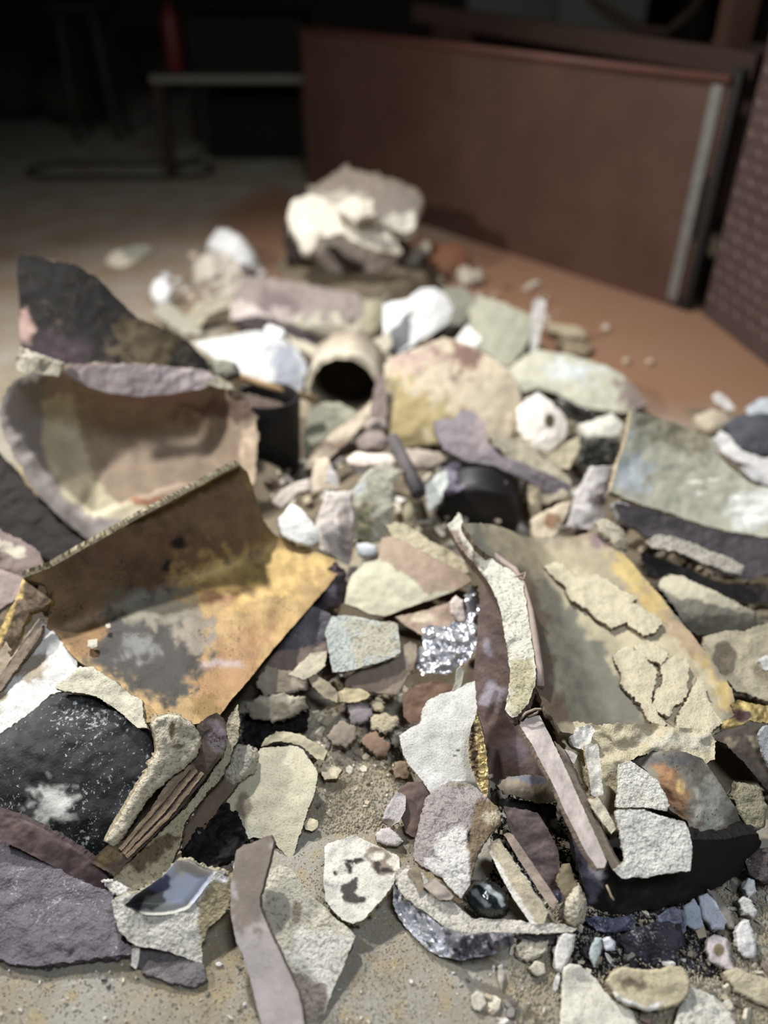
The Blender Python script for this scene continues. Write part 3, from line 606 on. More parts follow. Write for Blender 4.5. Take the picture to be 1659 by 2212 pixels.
S('pale_crust', 'pale green-white crust on the left side', [(920,1050),(945,1022),(965,1015),(968,1045),(950,1080),(925,1105)], m=PLAS, col=(190,196,190), anchors=[(920,1100,0,.965),(945,1022,0,1.0),(968,1045,0,.98)], th=.006, jag=2, parent=cru, heap=False)
mid = [
 ('white angular chip wedged against the gold shard notch', [(600,1125),(627,1088),(643,1092),(670,1125),(688,1151),(688,1172),(669,1180),(640,1172),(612,1160)], .114, -8, 30, .014, PLAS, (250,247,240), None),
 ('tall pale pink-white block right of the white angular chip', [(681,1138),(695,1095),(707,1066),(757,1062),(764,1130),(758,1190),(752,1223),(736,1214),(712,1192),(690,1176)], .085, 6, 58, .025, PLAS, (224,212,202), [((745,1150,14,60),(176,160,150),8)]),
 ('cream-olive crusty block, third in the row of upright blocks', [(762,1062),(780,1035),(800,1015),(838,1003),(871,1020),(850,1045),(848,1113),(828,1168),(800,1172),(768,1160),(758,1109)], .085, -4, 55, .025, GRIT, (206,202,176), [((785,1125,24,40),(168,160,118),16),((775,1050,14,16),(214,222,222),8)]),
 ('orange-cream pointed chip above the pale upright blocks', [(669,1058),(676,1020),(681,990),(707,988),(732,1037),(738,1062),(710,1056),(690,1066)], .09, 0, 50, .012, PLAS, (226,204,172), [((720,1020,12,30),(214,210,208),8)]),
 ('narrow mauve-tan shard sloping left above the white angular chip', [(586,1083),(605,1062),(632,1043),(669,1033),(672,1056),(640,1070),(610,1098)], .09, 0, 36, .010, CLAY, (186,172,160), None),
 ('long pinkish-white stick-like chip pointing left below the rubble strip', [(746,990),(770,977),(820,980),(858,986),(868,1003),(830,1008),(780,1008),(753,1003)], .10, 0, 34, .012, PLAS, (234,216,200), None),
 ('mauve rubble chunk above the long pinkish chip', [(765,945),(790,930),(825,930),(838,948),(825,970),(780,972)], .085, 0, 34, .02, CLAY, (146,128,120), None),
 ('small pale crusty chunk at the top of the mauve rubble', [(778,915),(800,902),(830,905),(835,925),(800,932)], .09, 0, 34, .016, GRIT, (200,180,164), None),
 ('flat tan-brown shard behind the dark rod, left of the crucible', [(850,966),(900,970),(950,976),(965,995),(930,1012),(885,1005),(860,990)], .085, 0, 24, .010, CLAY, (168,152,134), None),
 ('blue-white little chip below the olive crusty block', [(768,1176),(790,1172),(813,1180),(812,1200),(787,1207),(772,1195)], .07, 0, 35, .012, PLAS, (214,218,220), None),
 ('thin olive sliver standing left of the black crucible', [(866,1085),(885,1078),(895,1110),(900,1140),(880,1145),(870,1115)], .065, 0, 50, .010, CLAY, (160,148,112), None),
 ('upright ribbed cream chip right of the black crucible', [(1142,1030),(1165,1022),(1172,1065),(1168,1118),(1148,1120),(1140,1070)], .06, 0, 55, .010, PLAS, (186,170,136), None),
 ('cluster piece of broken cream shell right of the crucible', [(1147,1122),(1175,1105),(1205,1090),(1232,1081),(1224,1113),(1205,1150),(1193,1164),(1155,1164)], .06, 0, 40, .016, PLAS, (216,196,160), [((1190,1125,16,20),(160,120,80),10)]),
 ('narrow cream sliver lying between crucible and ribbed chip', [(1165,1060),(1200,1050),(1235,1055),(1225,1075),(1190,1085),(1168,1090)], .06, 0, 40, .012, PLAS, (206,190,156), None),
 ('gritty pale end piece capping the top right corner of the dusty gold-edged shard', [(1288,1130),(1303,1121),(1322,1126),(1350,1148),(1356,1190),(1335,1190),(1318,1165),(1295,1150)], .115, 0, 42, .018, GRIT, (204,194,164), None),
 ('pale bluish lumpy piece under the left tip of the big concave slab', [(1325,1090),(1345,1078),(1390,1090),(1430,1105),(1420,1120),(1380,1128),(1335,1120)], .075, 0, 40, .014, GRIT, (176,176,184), [((1390,1105,30,12),(150,120,90),8)]),
]
for lab, p_, z_, tx_, ty_, th_, m_, c2, pt_ in mid:
    S('mould_chip', lab, p_, z_, tx_, ty_, -.004, -.004, th_, m_, c2, pat=pt_ or (), jag=2.0, rnd=.001)
# ------------------------------------------------------------------ the big gold-lined shard, left
gold = S('bronze_lined_shard', 'big folded shard lined with shining gold bronze and a soot patch, left foreground', [(52,1248),(110,1226),(220,1165),(330,1102),(430,1050),(518,1004),(535,1020),(555,1080),(570,1125),(592,1154),(650,1180),(722,1208),(738,1228),(712,1262),(672,1308),(622,1365),(572,1424),(532,1476),(500,1512),(474,1548),(440,1562),(400,1566),(350,1552),(312,1562),(310,1520),(250,1478),(180,1436),(160,1420),(100,1352),(112,1300),(96,1262)],
  planes=[[(160,1420,.10),(724,1212,.085),(440,1560,.085)], [(60,1248,.17),(520,1008,.205),(590,1155,.108),(108,1368,.108)]], op=max, sm=.03, m=BRNZ, col=(166,132,66), side=(96,80,52), th=.0065, jag=.8, rough=.0011, rs=30, metal=.28, smet=.2, grid=7,
  pat=[([(40,1250),(110,1226),(518,1004),(560,1100),(596,1158),(430,1235),(300,1320),(200,1380),(100,1370)],(138,108,70),26,.35),((290,1195,190,60),(122,90,60),40,.3),
       ([(180,1370),(262,1298),(330,1250),(430,1330),(450,1420),(420,1500),(330,1520),(240,1470),(180,1430)],(58,54,48),34,.05),((335,1310,95,34),(124,118,98),24,.1),((300,1400,40,26),(112,112,108),22,.05),((420,1370,40,40),(130,118,100),20,.15),
       ([(470,1390),(600,1330),(560,1440),(470,1545),(430,1560),(420,1480)],(152,112,60),26,.3),((520,1240,120,46),(202,164,70),40,.32),((655,1212,60,24),(204,168,78),26,.3),((480,1290,38,16),(156,112,68),12,.3),
       ((385,1172,14,12),(36,30,26),8,.1),((360,1222,11,11),(36,30,26),6,.1),((480,1432,44,10),(160,140,132),6,.4),([(140,1380),(250,1330),(200,1420),(150,1410)],(130,96,50),16,.5),((440,1530,30,26),(120,92,40),12,.6)])
S('bright_edge', 'bright worn top edge', [(50,1250),(110,1227),(330,1102),(518,1003),(522,1010),(332,1110),(112,1236),(56,1258)], planes=[[(60,1246,.172),(520,1006,.207),(300,1120,.192)]], m=BRNZ, col=(176,164,126), th=.008, jag=.6, rough=.0005, metal=.5, smet=.3, parent=gold, heap=False, grid=5)
S('flange', 'dark curled flange', [(48,1250),(100,1238),(118,1262),(110,1300),(92,1312),(64,1322),(40,1378),(12,1452),(-20,1500),(-20,1400),(20,1318),(40,1280)], .125, 12, 34, 0, -.012, .012, BRNZ, (92,74,52), side=(170,140,60), parent=gold, heap=False, jag=1.2, metal=.4, smet=.5, pat=[([(44,1248),(60,1250),(30,1320),(-10,1420),(-20,1390),(20,1300)],(176,148,70),6,.7)])
for k,(x,y,r_) in enumerate(((200,1390,10),(233,1352,5))):
    S('plaster_crumb', ('square pale crumb lying on the soot patch of the gold-lined shard','tiny pale crumb above the square one on the gold-lined shard')[k], [(x-r_,y-r_*.8),(x+r_,y-r_),(x+r_*1.1,y+r_*.7),(x,y+r_*1.1),(x-r_*1.1,y+r_*.6)], .109, 0, 20, 0, 0, .004, PLAS, (200,194,172), jag=.6, cat='crumb', heap=False)
S('mould_shard', 'dark purple crumpled piece under the right tip of the gold-lined shard', [(700,1240),(722,1216),(742,1232),(750,1262),(745,1296),(722,1312),(700,1322),(680,1310),(684,1280)], .07, 0, 44, -.012, 0, .014, CLAY, (86,70,74), jag=2, rough=.004, pat=[((715,1278,14,14),(150,136,150),10)])
S('mould_shard', 'blue-mauve dusty shard below the right edge of the gold-lined shard', [(622,1340),(650,1305),(690,1312),(725,1335),(722,1372),(690,1396),(640,1402),(596,1410)], .058, 0, 34, -.004, 0, .010, SLAG, (124,118,126), side=(100,84,76), jag=2)
S('mould_shard', 'brown shard lying just below the blue-mauve dusty shard', [(560,1450),(600,1406),(660,1398),(706,1384),(708,1412),(672,1416),(640,1450),(600,1478),(560,1480)], .052, 0, 26, -.004, 0, .010, CLAY, (130,112,100), jag=2)
S('mould_slab', 'thick tan lump under the brown shard at the right edge of the gold-lined shard', [(552,1478),(575,1440),(620,1450),(660,1460),(662,1488),(630,1500),(575,1500)], .055, 0, 40, -.002, 0, .02, CLAY, (164,148,124), jag=3, rnd=.001)
S('mould_slab', 'lower rounded tan slab above the dark hole beside the plaster edge', [(530,1520),(570,1500),(620,1498),(662,1508),(668,1526),(640,1546),(590,1560),(545,1552)], .045, 0, 38, -.01, 0, .022, CLAY, (150,138,114), side=(84,72,58), jag=3, rnd=.0015, pat=[((600,1512,50,10),(196,186,156),8)])
S('mould_shard', 'cream flake touching the blue-grey square shard', [(622,1456),(648,1432),(672,1411),(706,1406),(703,1436),(682,1456),(655,1468)], .064, 0, 26, 0, 0, .008, PLAS, (196,186,154), jag=1.5)
S('mould_shard', 'pointed olive sliver below the cream flake', [(656,1445),(682,1455),(712,1476),(730,1495),(728,1518),(702,1508),(675,1482)], .05, 0, 34, 0, 0, .008, CLAY, (160,148,116), jag=1)
# left stack under the gold shard
S('plaster_slab', 'white plaster slab under the left end of the gold-lined shard', [(-20,1500),(30,1400),(92,1346),(112,1360),(165,1425),(170,1480),(110,1500),(40,1560),(-20,1610)], .085, 0, 24, 0, 0, .02, PLAS, (232,230,224), side=(170,156,130), pat=[((60,1440,40,26),(176,160,134),18),([(-20,1470),(20,1420),(10,1520),(-20,1560)],(176,158,132),10)], jag=1.6)
S('mould_strip', 'upper grey-brown layered strip at the left edge of the picture', [(-20,1440),(20,1372),(62,1318),(80,1306),(92,1330),(60,1372),(10,1446),(-20,1490)], .11, 0, 30, 0, 0, .012, WOOD, (170,150,120), side=(214,206,190), jag=1.2)
S('mould_strip', 'lower grey-brown layered strip at the left edge of the picture', [(-20,1492),(30,1420),(74,1362),(92,1350),(88,1372),(40,1440),(-20,1520)], .10, 0, 34, 0, 0, .010, WOOD, (140,120,98), jag=1.2)
S('mould_shard', 'mauve curled shard at the far left edge below the bowl', [(-20,1130),(10,1150),(50,1170),(80,1190),(92,1222),(60,1250),(20,1240),(-20,1220)], .12, 0, 30, .01, -.01, .010, CLAY, (128,108,102), side=(214,204,186), jag=2, pat=[([(-20,1160),(20,1170),(60,1196),(40,1206),(-20,1180)],(180,172,150),6)])
S('mould_shard', 'brown shard between the curled mauve one and the gold flange', [(-20,1222),(30,1240),(62,1252),(38,1290),(-20,1330)], .11, 0, 26, 0, 0, .010, CLAY, (150,130,122), jag=2)
S('mould_shard', 'dark shard added as shade in the gap under the bowl at the left edge', [(-20,960),(30,1010),(90,1090),(150,1150),(190,1172),(120,1216),(60,1190),(-20,1140)], .08, 0, 36, .01, 0, .012, SOOT, (44,38,36), jag=2)  # added dark piece standing for the shade in the cavity below the bowl
S('black_slab', 'large glossy black slab flecked with white dust, lower left', [(-20,1600),(40,1560),(100,1512),(132,1500),(178,1497),(215,1502),(262,1530),(305,1562),(328,1602),(332,1650),(310,1710),(280,1766),(250,1806),(222,1850),(190,1866),(140,1840),(60,1800),(-20,1760)], .07, -4, 30, -.012, -.022, .02, BLAK, (34,36,38), side=(30,28,28), pat=[((112,1738,44,40),(196,198,190),30),([(-20,1600),(110,1510),(90,1540),(0,1640),(-20,1640)],(62,58,62),20)], jag=1.6, rough=.0016, spread=.004, cat='slab')
S('raised_flap', 'raised black flap lying on the glossy black slab', [(110,1520),(170,1500),(216,1512),(218,1548),(196,1582),(150,1606),(112,1600),(84,1616),(92,1570)], .088, -4, 28, -.006, -.004, .004, BLAK, (46,48,52), jag=1.4, heap=False, cat='flap')
S('plaster_strip', 'cream plaster edge strip along the lower rim of the gold-lined shard', [(118,1484),(142,1466),(172,1440),(202,1440),(244,1470),(280,1498),(306,1514),(310,1548),(318,1574),(296,1572),(262,1540),(214,1508),(180,1496),(142,1496)], .108, 0, 30, 0, 0, .012, PLAS, (212,206,176), side=(186,176,146), jag=1.8)
edge = S('layered_edge', 'dark bronze lip of the broken mould running down to the lower left', [(424,1566),(448,1548),(468,1540),(487,1560),(490,1598),(484,1626),(440,1684),(398,1739),(344,1794),(289,1850),(248,1892),(194,1862),(232,1824),(275,1812),(320,1756),(362,1689),(405,1650),(432,1626)], anchors=[(450,1560,.10),(240,1880,.035),(200,1850,.045)], th=.016, m=BRNZ, col=(86,70,56), side=(60,50,42), metal=.25, smet=.1, jag=1.2, rough=.0014,
  pat=[([(300,1760),(400,1640),(420,1660),(320,1790),(250,1860)],(150,128,100),6,.1),((470,1590,20,40),(130,116,120),12,.3),([(195,1850),(270,1815),(260,1850),(225,1880)],(104,84,50),8,.3)], cat='mould edge')
for k, off in enumerate((0, 14, 27)):
    S('layer_ridge', None, [(408+off,1652+off*.5),(414+off,1658+off*.5),(345+off*.7,1742+off),(262+off*.5,1838+off*.6),(256+off*.5,1832+off*.6),(338+off*.7,1736+off)], anchors=[(450,1560,.106),(240,1880,.041),(200,1850,.051)], th=.004, m=WOOD, col=(142,118,88), jag=.8, parent=edge, heap=False, rough=.0008)
S('plaster_piece', 'bone-shaped cream plaster piece with a slot in its head, beside the black slab', [(326,1562),(340,1548),(362,1543),(385,1546),(412,1560),(430,1582),(435,1606),(427,1632),(398,1660),(362,1685),(335,1712),(311,1739),(290,1770),(275,1797),(256,1822),(240,1828),(226,1819),(238,1796),(253,1775),(272,1742),(289,1710),(316,1668),(338,1626),(334,1590)], anchors=[(380,1570,.118),(240,1815,.058),(330,1590,.118)], th=.018, m=GRIT, col=(222,210,178), side=(176,160,124), jag=1.6, rnd=.005, pat=[((372,1578,7,20),(120,98,62),4,0,.3),((385,1612,14,5),(150,126,86),4)])
S('plaster_band', 'long gritty cream band below the dark bronze lip', [(490,1556),(514,1520),(520,1560),(512,1598),(482,1674),(440,1722),(400,1776),(385,1833),(362,1888),(318,1912),(270,1934),(246,1920),(246,1893),(292,1851),(345,1798),(400,1744),(445,1690),(484,1632)], anchors=[(505,1550,.085),(260,1920,.018),(246,1895,.024)], th=.02, m=GRIT, col=(196,184,146), side=(120,106,80), jag=2, pat=[([(268,1860),(360,1800),(390,1810),(300,1890)],(120,100,74),8)])
S('white_clump', 'knobbly white clump at the lowest tip of the gritty cream band', [(219,1898),(236,1898),(256,1908),(278,1916),(284,1928),(262,1940),(244,1932),(226,1914)], .035, 0, 24, -.004, 0, .014, GRIT, (224,220,210), jag=3, rnd=.004, rough=.003, cat='clump')
S('mould_shard', 'brown shadowed plank of mould on the right under the gritty band', [(482,1684),(512,1640),(545,1612),(552,1640),(500,1710),(440,1790),(395,1835),(390,1800),(430,1740)], .03, 0, 26, 0, 0, .012, CLAY, (112,94,72), jag=1.5)
S('curved_flange', 'smooth brown curved flange under the black slab at lower left', [(-20,1746),(40,1764),(100,1793),(150,1822),(192,1852),(236,1898),(250,1916),(238,1928),(180,1910),(110,1870),(40,1832),(-20,1806)], .042, 0, 50, 0, -.006, .012, CLAY, (112,90,88), side=(80,66,66), jag=1, cat='flange')
S('slag_slab', 'rough purple-grey slag slab at the lower left corner', [(-20,1802),(40,1828),(110,1866),(180,1906),(240,1926),(252,1985),(262,2030),(300,2058),(240,2066),(160,2076),(80,2088),(20,2080),(-20,2062)], .022, 0, 12, 0, -.006, .02, SLAG, (122,114,124), side=(96,88,96), jag=2.5, rough=.0025, cat='slab')
S('slag_slab', 'small thin purple slag flake poking out under the white cup fragment', [(280,2040),(340,2052),(400,2062),(440,2084),(444,2116),(420,2132),(370,2122),(310,2102),(286,2074)], .008, 0, 5, 0, -.002, .010, SLAG, (124,116,118), jag=2, cat='slab')
cupf = S('cup_fragment', 'broken white cup fragment with a glossy blue-white inside, lower left', [(240,1950),(262,1935),(300,1925),(347,1898),(383,1858),(410,1856),(436,1872),(462,1880),(492,1882),(502,1915),(494,1950),(485,1974),(446,2007),(436,2040),(436,2085),(400,2068),(368,2056),(333,2050),(300,2044),(275,2032),(256,2008)], anchors=[(250,1960,.045),(490,1890,.045),(430,2080,.008)], th=.022, m=GRIT, col=(226,222,208), side=(190,180,148), jag=1.6, dents=[([(262,1952),(300,1920),(347,1890),(383,1850),(440,1862),(468,1884),(434,1934),(409,1966),(347,1982),(300,1978)],.016,16)], pat=[([(440,1920),(510,1870),(510,1960),(450,2010),(430,2060),(425,1980)],(176,162,116),8),((480,1898,12,10),(250,250,248),5),((487,1890,5,5),(60,56,50),2)], cat='cup fragment')
S('glazed_inside', 'glossy blue-white glazed hollow', [(268,1955),(286,1938),(312,1920),(347,1896),(383,1858),(408,1860),(434,1875),(462,1884),(452,1908),(434,1931),(409,1962),(380,1974),(347,1978),(310,1976),(285,1966)], anchors=[(268,1958,.050),(460,1886,.052),(350,1978,.036)], bowl=(.014,26), th=.001, m=mat('blue_white_glaze', .5, .05, 100, .1, 40, spec=.4), col=(206,214,236), side=(220,220,215), jag=.6, parent=cupf, heap=False, rough=.0004,
  pat=[([(255,1950),(330,1890),(360,1900),(350,1930),(330,1960),(300,1985)],(44,40,52),8),((345,1908,22,16),(84,88,130),8),([(370,1850),(470,1870),(440,1900),(380,1885)],(222,212,196),10),([(300,1975),(350,1950),(420,1950),(400,1990),(320,1990)],(200,200,186),8),([(318,1935),(350,1925),(356,1950),(330,1968),(305,1968)],(110,112,104),5)])
S('plaster_splinter', 'little white splinter hanging below the white cup fragment', [(286,2050),(302,2048),(300,2072),(294,2094),(282,2086)], .014, 0, 30, 0, 0, .006, PLAS, (226,222,214), jag=.8)
# ------------------------------------------------------------------ centre front
S('mould_shard', 'cream smooth slab, largest on the floor left of the dusty strip', [(488,1716),(512,1692),(540,1668),(548,1635),(566,1616),(602,1611),(640,1612),(655,1620),(672,1645),(687,1668),(682,1700),(674,1728),(662,1760),(653,1787),(640,1826),(630,1858),(606,1835),(585,1812),(550,1808),(522,1816),(503,1778),(488,1745)], .026, 0, 20, -.004, -.008, .008, PLAS, (204,196,162), side=(120,104,70), jag=1.4, rough=.0008, pat=[((526,1740,17,28),(152,138,112),4),([(490,1770),(520,1790),(560,1800),(540,1830),(500,1810)],(214,210,182),8)])
S('gap_shade_lump', 'black lump added to darken the gap between the gritty band and the largest cream slab', [(388,1838),(430,1772),(480,1716),(510,1740),(534,1812),(512,1850),(450,1884),(402,1880)], .016, 0, 10, -.006, -.004, .012, SOOT, (22,20,20), jag=4, rough=.004, cat='lump')  # near-black lump added so the gap beneath the shards reads as shade
S('gap_shade_lump', 'black lump added to darken the hole under the tan slabs, beside the gritty lump', [(530,1560),(560,1550),(620,1560),(668,1530),(660,1570),(600,1590),(560,1610),(530,1612)], .022, 0, 10, -.004, -.004, .010, SOOT, (24,21,19), jag=3, rough=.004, cat='lump')  # added dark lump, stands in for shade under the tan slabs
S('plaster_lump', 'gritty round lump at the upper left of the largest cream slab', [(486,1688),(482,1665),(498,1640),(497,1618),(515,1609),(545,1611),(556,1640),(546,1665),(526,1684),(504,1699)], .052, 0, 30, -.006, -.006, .02, GRIT, (208,200,176), jag=2, rnd=.006)
S('mould_shard', 'arched olive-cream shard lying above the largest cream slab', [(564,1612),(572,1594),(595,1582),(625,1582),(652,1588),(685,1604),(706,1622),(700,1642),(682,1638),(653,1612),(620,1602),(590,1603)], .036, 0, 34, 0, 0, .012, CLAY, (196,186,146), side=(120,104,76), jag=1.5)
S('plaster_chip', 'small two-tone flat chip right of the largest cream slab', [(690,1662),(700,1650),(720,1652),(738,1664),(728,1680),(700,1684)], .014, 0, 20, 0, 0, .010, PLAS, (210,198,160), side=(120,100,70), jag=1.2)
S('plaster_chip', 'small pale chip alone on the dusty strip below the largest cream slab', [(656,1776),(668,1766),(686,1772),(688,1786),(672,1796),(660,1790)], .010, 0, 20, 0, 0, .008, PLAS, (206,194,156), jag=1.2)
S('leaf_shard', 'long smooth mauve-grey curved shard, leaf-like, at the bottom left of centre', [(505,1870),(511,1836),(545,1820),(584,1806),(592,1818),(584,1850),(574,1890),(560,1940),(562,1962),(585,2018),(606,2060),(626,2104),(645,2146),(654,2190),(664,2250),(575,2250),(556,2180),(540,2114),(526,2070),(508,2026),(497,1966),(499,1910)], anchors=[(545,1830,.075),(520,1990,.045),(620,2200,.020)], bx=.008, by=0, th=.007, m=CLAY, col=(176,166,164), side=(110,96,88), jag=.8, rough=.0008, rs=25, pat=[([(480,1800),(600,1800),(590,1900),(556,2010),(500,2000)],(140,126,112),24),([(575,1960),(610,2060),(655,2150),(670,2250),(655,2250),(640,2150),(600,2070),(565,1980)],(176,166,162),6)], spread=.002)
S('mould_shard', 'gritty white slab with a mauve lower tip, right of the leaf-like shard', [(566,1930),(580,1880),(604,1868),(628,1876),(648,1905),(668,1930),(695,1954),(718,1977),(745,2000),(769,2022),(757,2048),(741,2090),(728,2120),(718,2143),(706,2176),(694,2204),(680,2240),(664,2220),(648,2160),(624,2104),(590,2030),(562,1970)], .022, -6, 16, 0, -.004, .010, GRIT, (216,208,182), side=(110,98,76), jag=1.3, rough=.0012,
  pat=[([(640,2000),(760,2020),(740,2090),(700,2150),(620,2060)],(226,222,208),14),([(610,2080),(690,2120),(712,2150),(690,2260),(640,2200)],(156,142,130),8),((640,1975,12,26),(150,136,112),8)])
S('plaster_chunk', 'thick six-sided white plaster chip with dark peeled patches, bottom centre', [(702,1830),(708,1822),(740,1812),(765,1803),(794,1818),(830,1834),(862,1852),(864,1884),(842,1922),(812,1958),(783,1989),(762,1996),(740,1986),(720,1968),(703,1944),(699,1905),(700,1876)], .034, 0, 18, 0, 0, .018, PLAS, (228,222,206), side=(180,166,126), jag=1.2, rough=.0012,
  pat=[((766,1858,24,6),(70,62,56),3,0,1.8),((752,1872,6,9),(70,62,56),3,0,1.5),((722,1888,7,6),(70,62,56),3),([(736,1918),(760,1900),(775,1895),(768,1925),(790,1946),(770,1954),(745,1950)],(84,76,72),4,0,1.6),([(800,1822),(850,1850),(850,1890),(815,1890),(790,1850)],(150,134,116),6),((838,1880,20,5),(66,60,56),3),((815,1870,6,16),(70,62,56),3),((812,1850,16,8),(222,214,196),4),((846,1862,10,8),(226,218,200),3)])
S('mould_chip', 'pale mauve-white chip leaning on the brown shard, bottom centre', [(823,1774),(836,1742),(855,1709),(877,1720),(874,1753),(862,1775),(848,1785)], .025, 0, 34, 0, 0, .010, PLAS, (214,204,200), side=(140,120,100), jag=1.2, pat=[((838,1776,16,6),(120,106,92),4)])
S('mould_chip', 'rounded lilac chip below the pale mauve-white chip', [(810,1802),(822,1790),(841,1788),(860,1802),(872,1818),(860,1828),(836,1826),(814,1818)], .014, 0, 22, 0, 0, .012, PLAS, (202,190,188), side=(130,110,80), jag=1.2, rnd=.003)
S('mould_shard', 'smooth brown shard half hidden behind the curved mauve-and-white piece', [(860,1706),(880,1690),(915,1688),(932,1700),(920,1750),(900,1810),(876,1800),(868,1760)], .022, 0, 30, -.004, 0, .010, CLAY, (112,90,80), jag=1)
S('mould_shard', 'smooth off-white slab with a jagged left edge, front centre', [(862,1590),(880,1576),(907,1563),(914,1536),(922,1516),(950,1500),(983,1491),(1003,1478),(1026,1470),(1030,1540),(1028,1610),(1016,1682),(990,1692),(962,1699),(932,1716),(915,1693),(900,1672),(886,1657),(872,1634),(866,1612)], .06, 0, 34, 0, -.004, .007, PLAS, (228,226,214), side=(206,200,184), jag=1.6, rough=.0006, pat=[((988,1618,2.5,2.5),(40,34,30),1),((984,1632,2.5,2.5),(40,34,30),1),([(870,1630),(900,1640),(940,1670),(1000,1676),(960,1710),(920,1720),(880,1660)],(240,236,228),6)])
S('foil_strip', 'tarnished gold strip tapering to a point at the right edge of the off-white slab', [(1018,1570),(1030,1540),(1040,1568),(1048,1610),(1054,1660),(1055,1700),(1051,1726),(1040,1712),(1026,1682),(1014,1650),(1012,1610)], .072, 20, 45, -.004, 0, .004, BRNZ, (220,196,124), side=(150,120,60), metal=.5, smet=.7, jag=1.2, rough=.003, rs=120, flat=True, pat=[([(1010,1560),(1028,1560),(1034,1690),(1014,1660)],(116,92,66),6,.3)], cat='strip')
S('curved_mould_piece', 'curved hollow piece, mauve above and white below, front centre', [(894,1853),(895,1825),(899,1800),(908,1762),(920,1724),(945,1702),(975,1686),(1002,1688),(1026,1700),(1052,1722),(1076,1746),(1079,1778),(1055,1808),(1032,1838),(1022,1875),(1014,1911),(995,1941),(976,1922),(958,1900),(930,1882),(908,1870)], anchors=[(905,1840,.055),(990,1690,.075),(1070,1770,.070)], bx=-.012, by=-.008, th=.012, m=GRIT, col=(174,162,158), side=(150,128,92), jag=1.5, rough=.002,
  pat=[([(960,1800),(1010,1790),(1030,1830),(1015,1915),(995,1945),(940,1890),(915,1872),(930,1850)],(232,228,220),12),([(1030,1722),(1085,1735),(1085,1785),(1040,1820),(1020,1900),(1010,1820),(1020,1770)],(142,118,84),8),((1014,1806,5,16),(30,24,20),3),((1060,1765,16,16),(206,190,150),6),((1000,1694,40,8),(150,142,118),6)], cat='mould piece')
# sand coloured centre cluster
S('mould_shard', 'large folded shard, brown on the upper right and gritty pale on the lower left, centre', [(745,1303),(750,1270),(758,1243),(788,1216),(817,1208),(824,1161),(848,1158),(890,1178),(925,1198),(970,1220),(1012,1242),(1017,1257),(983,1276),(940,1292),(889,1310),(858,1322),(831,1331),(800,1326),(781,1317)], .085, 0, 26, -.004, -.008, .006, CLAY, (168,142,116), side=(120,98,74), jag=1, rough=.0008, pat=[([(735,1310),(750,1240),(788,1210),(817,1206),(842,1218),(868,1234),(904,1259),(918,1281),(990,1274),(889,1330),(800,1345)],(196,192,158),6)])
S('mould_strip', 'gritty cream ledge lying on the upper edge of the large folded shard', [(834,1134),(850,1128),(871,1129),(900,1148),(925,1165),(955,1180),(983,1194),(1002,1215),(1013,1238),(998,1236),(960,1218),(925,1198),(880,1174),(842,1154)], .10, 0, 26, 0, 0, .010, GRIT, (206,192,152), side=(132,108,80), jag=1.4)
S('mould_shard', 'blue-grey gritty square shard in the centre', [(702,1368),(708,1348),(717,1331),(745,1330),(774,1331),(800,1338),(824,1343),(845,1342),(860,1347),(863,1378),(865,1407),(852,1418),(830,1426),(795,1437),(763,1447),(740,1452),(719,1451),(711,1415),(706,1385)], .075, 0, 22, 0, 0, .007, GRIT, (188,196,188), side=(128,118,96), jag=1.2, rough=.0007, pat=[([(780,1325),(880,1335),(880,1420),(800,1445),(760,1400)],(196,190,162),40)])
S('mould_shard', 'pinkish brown shard between the folded shard and the plastic film', [(853,1333),(885,1326),(918,1318),(950,1308),(978,1300),(984,1340),(960,1362),(925,1378),(900,1366),(876,1350)], .062, 0, 24, 0, 0, .008, CLAY, (166,140,116), jag=1.2, pat=[((915,1335,26,10),(206,186,156),8)])
S('mould_shard', 'large dull brown shard under the blue-grey square shard', [(745,1470),(770,1448),(830,1430),(862,1418),(872,1392),(886,1386),(900,1392),(898,1430),(880,1462),(860,1500),(838,1500),(800,1494),(765,1488)], .048, 0, 28, 0, 0, .008, CLAY, (136,118,100), jag=1.2, pat=[((885,1410,12,22),(176,158,130),6)])
S('mould_shard', 'rust-brown curled shard left of the off-white slab', [(868,1500),(900,1480),(940,1470),(975,1480),(985,1495),(945,1506),(924,1516),(908,1556),(888,1566),(872,1545)], .04, 0, 32, 0, 0, .008, CLAY, (122,90,66), jag=1.5)
S('mould_shard', 'flat tan chip below the large dull brown shard', [(724,1500),(745,1486),(780,1488),(800,1500),(790,1512),(755,1518),(730,1516)], .04, 0, 24, 0, 0, .008, CLAY, (190,172,124), jag=1.2)
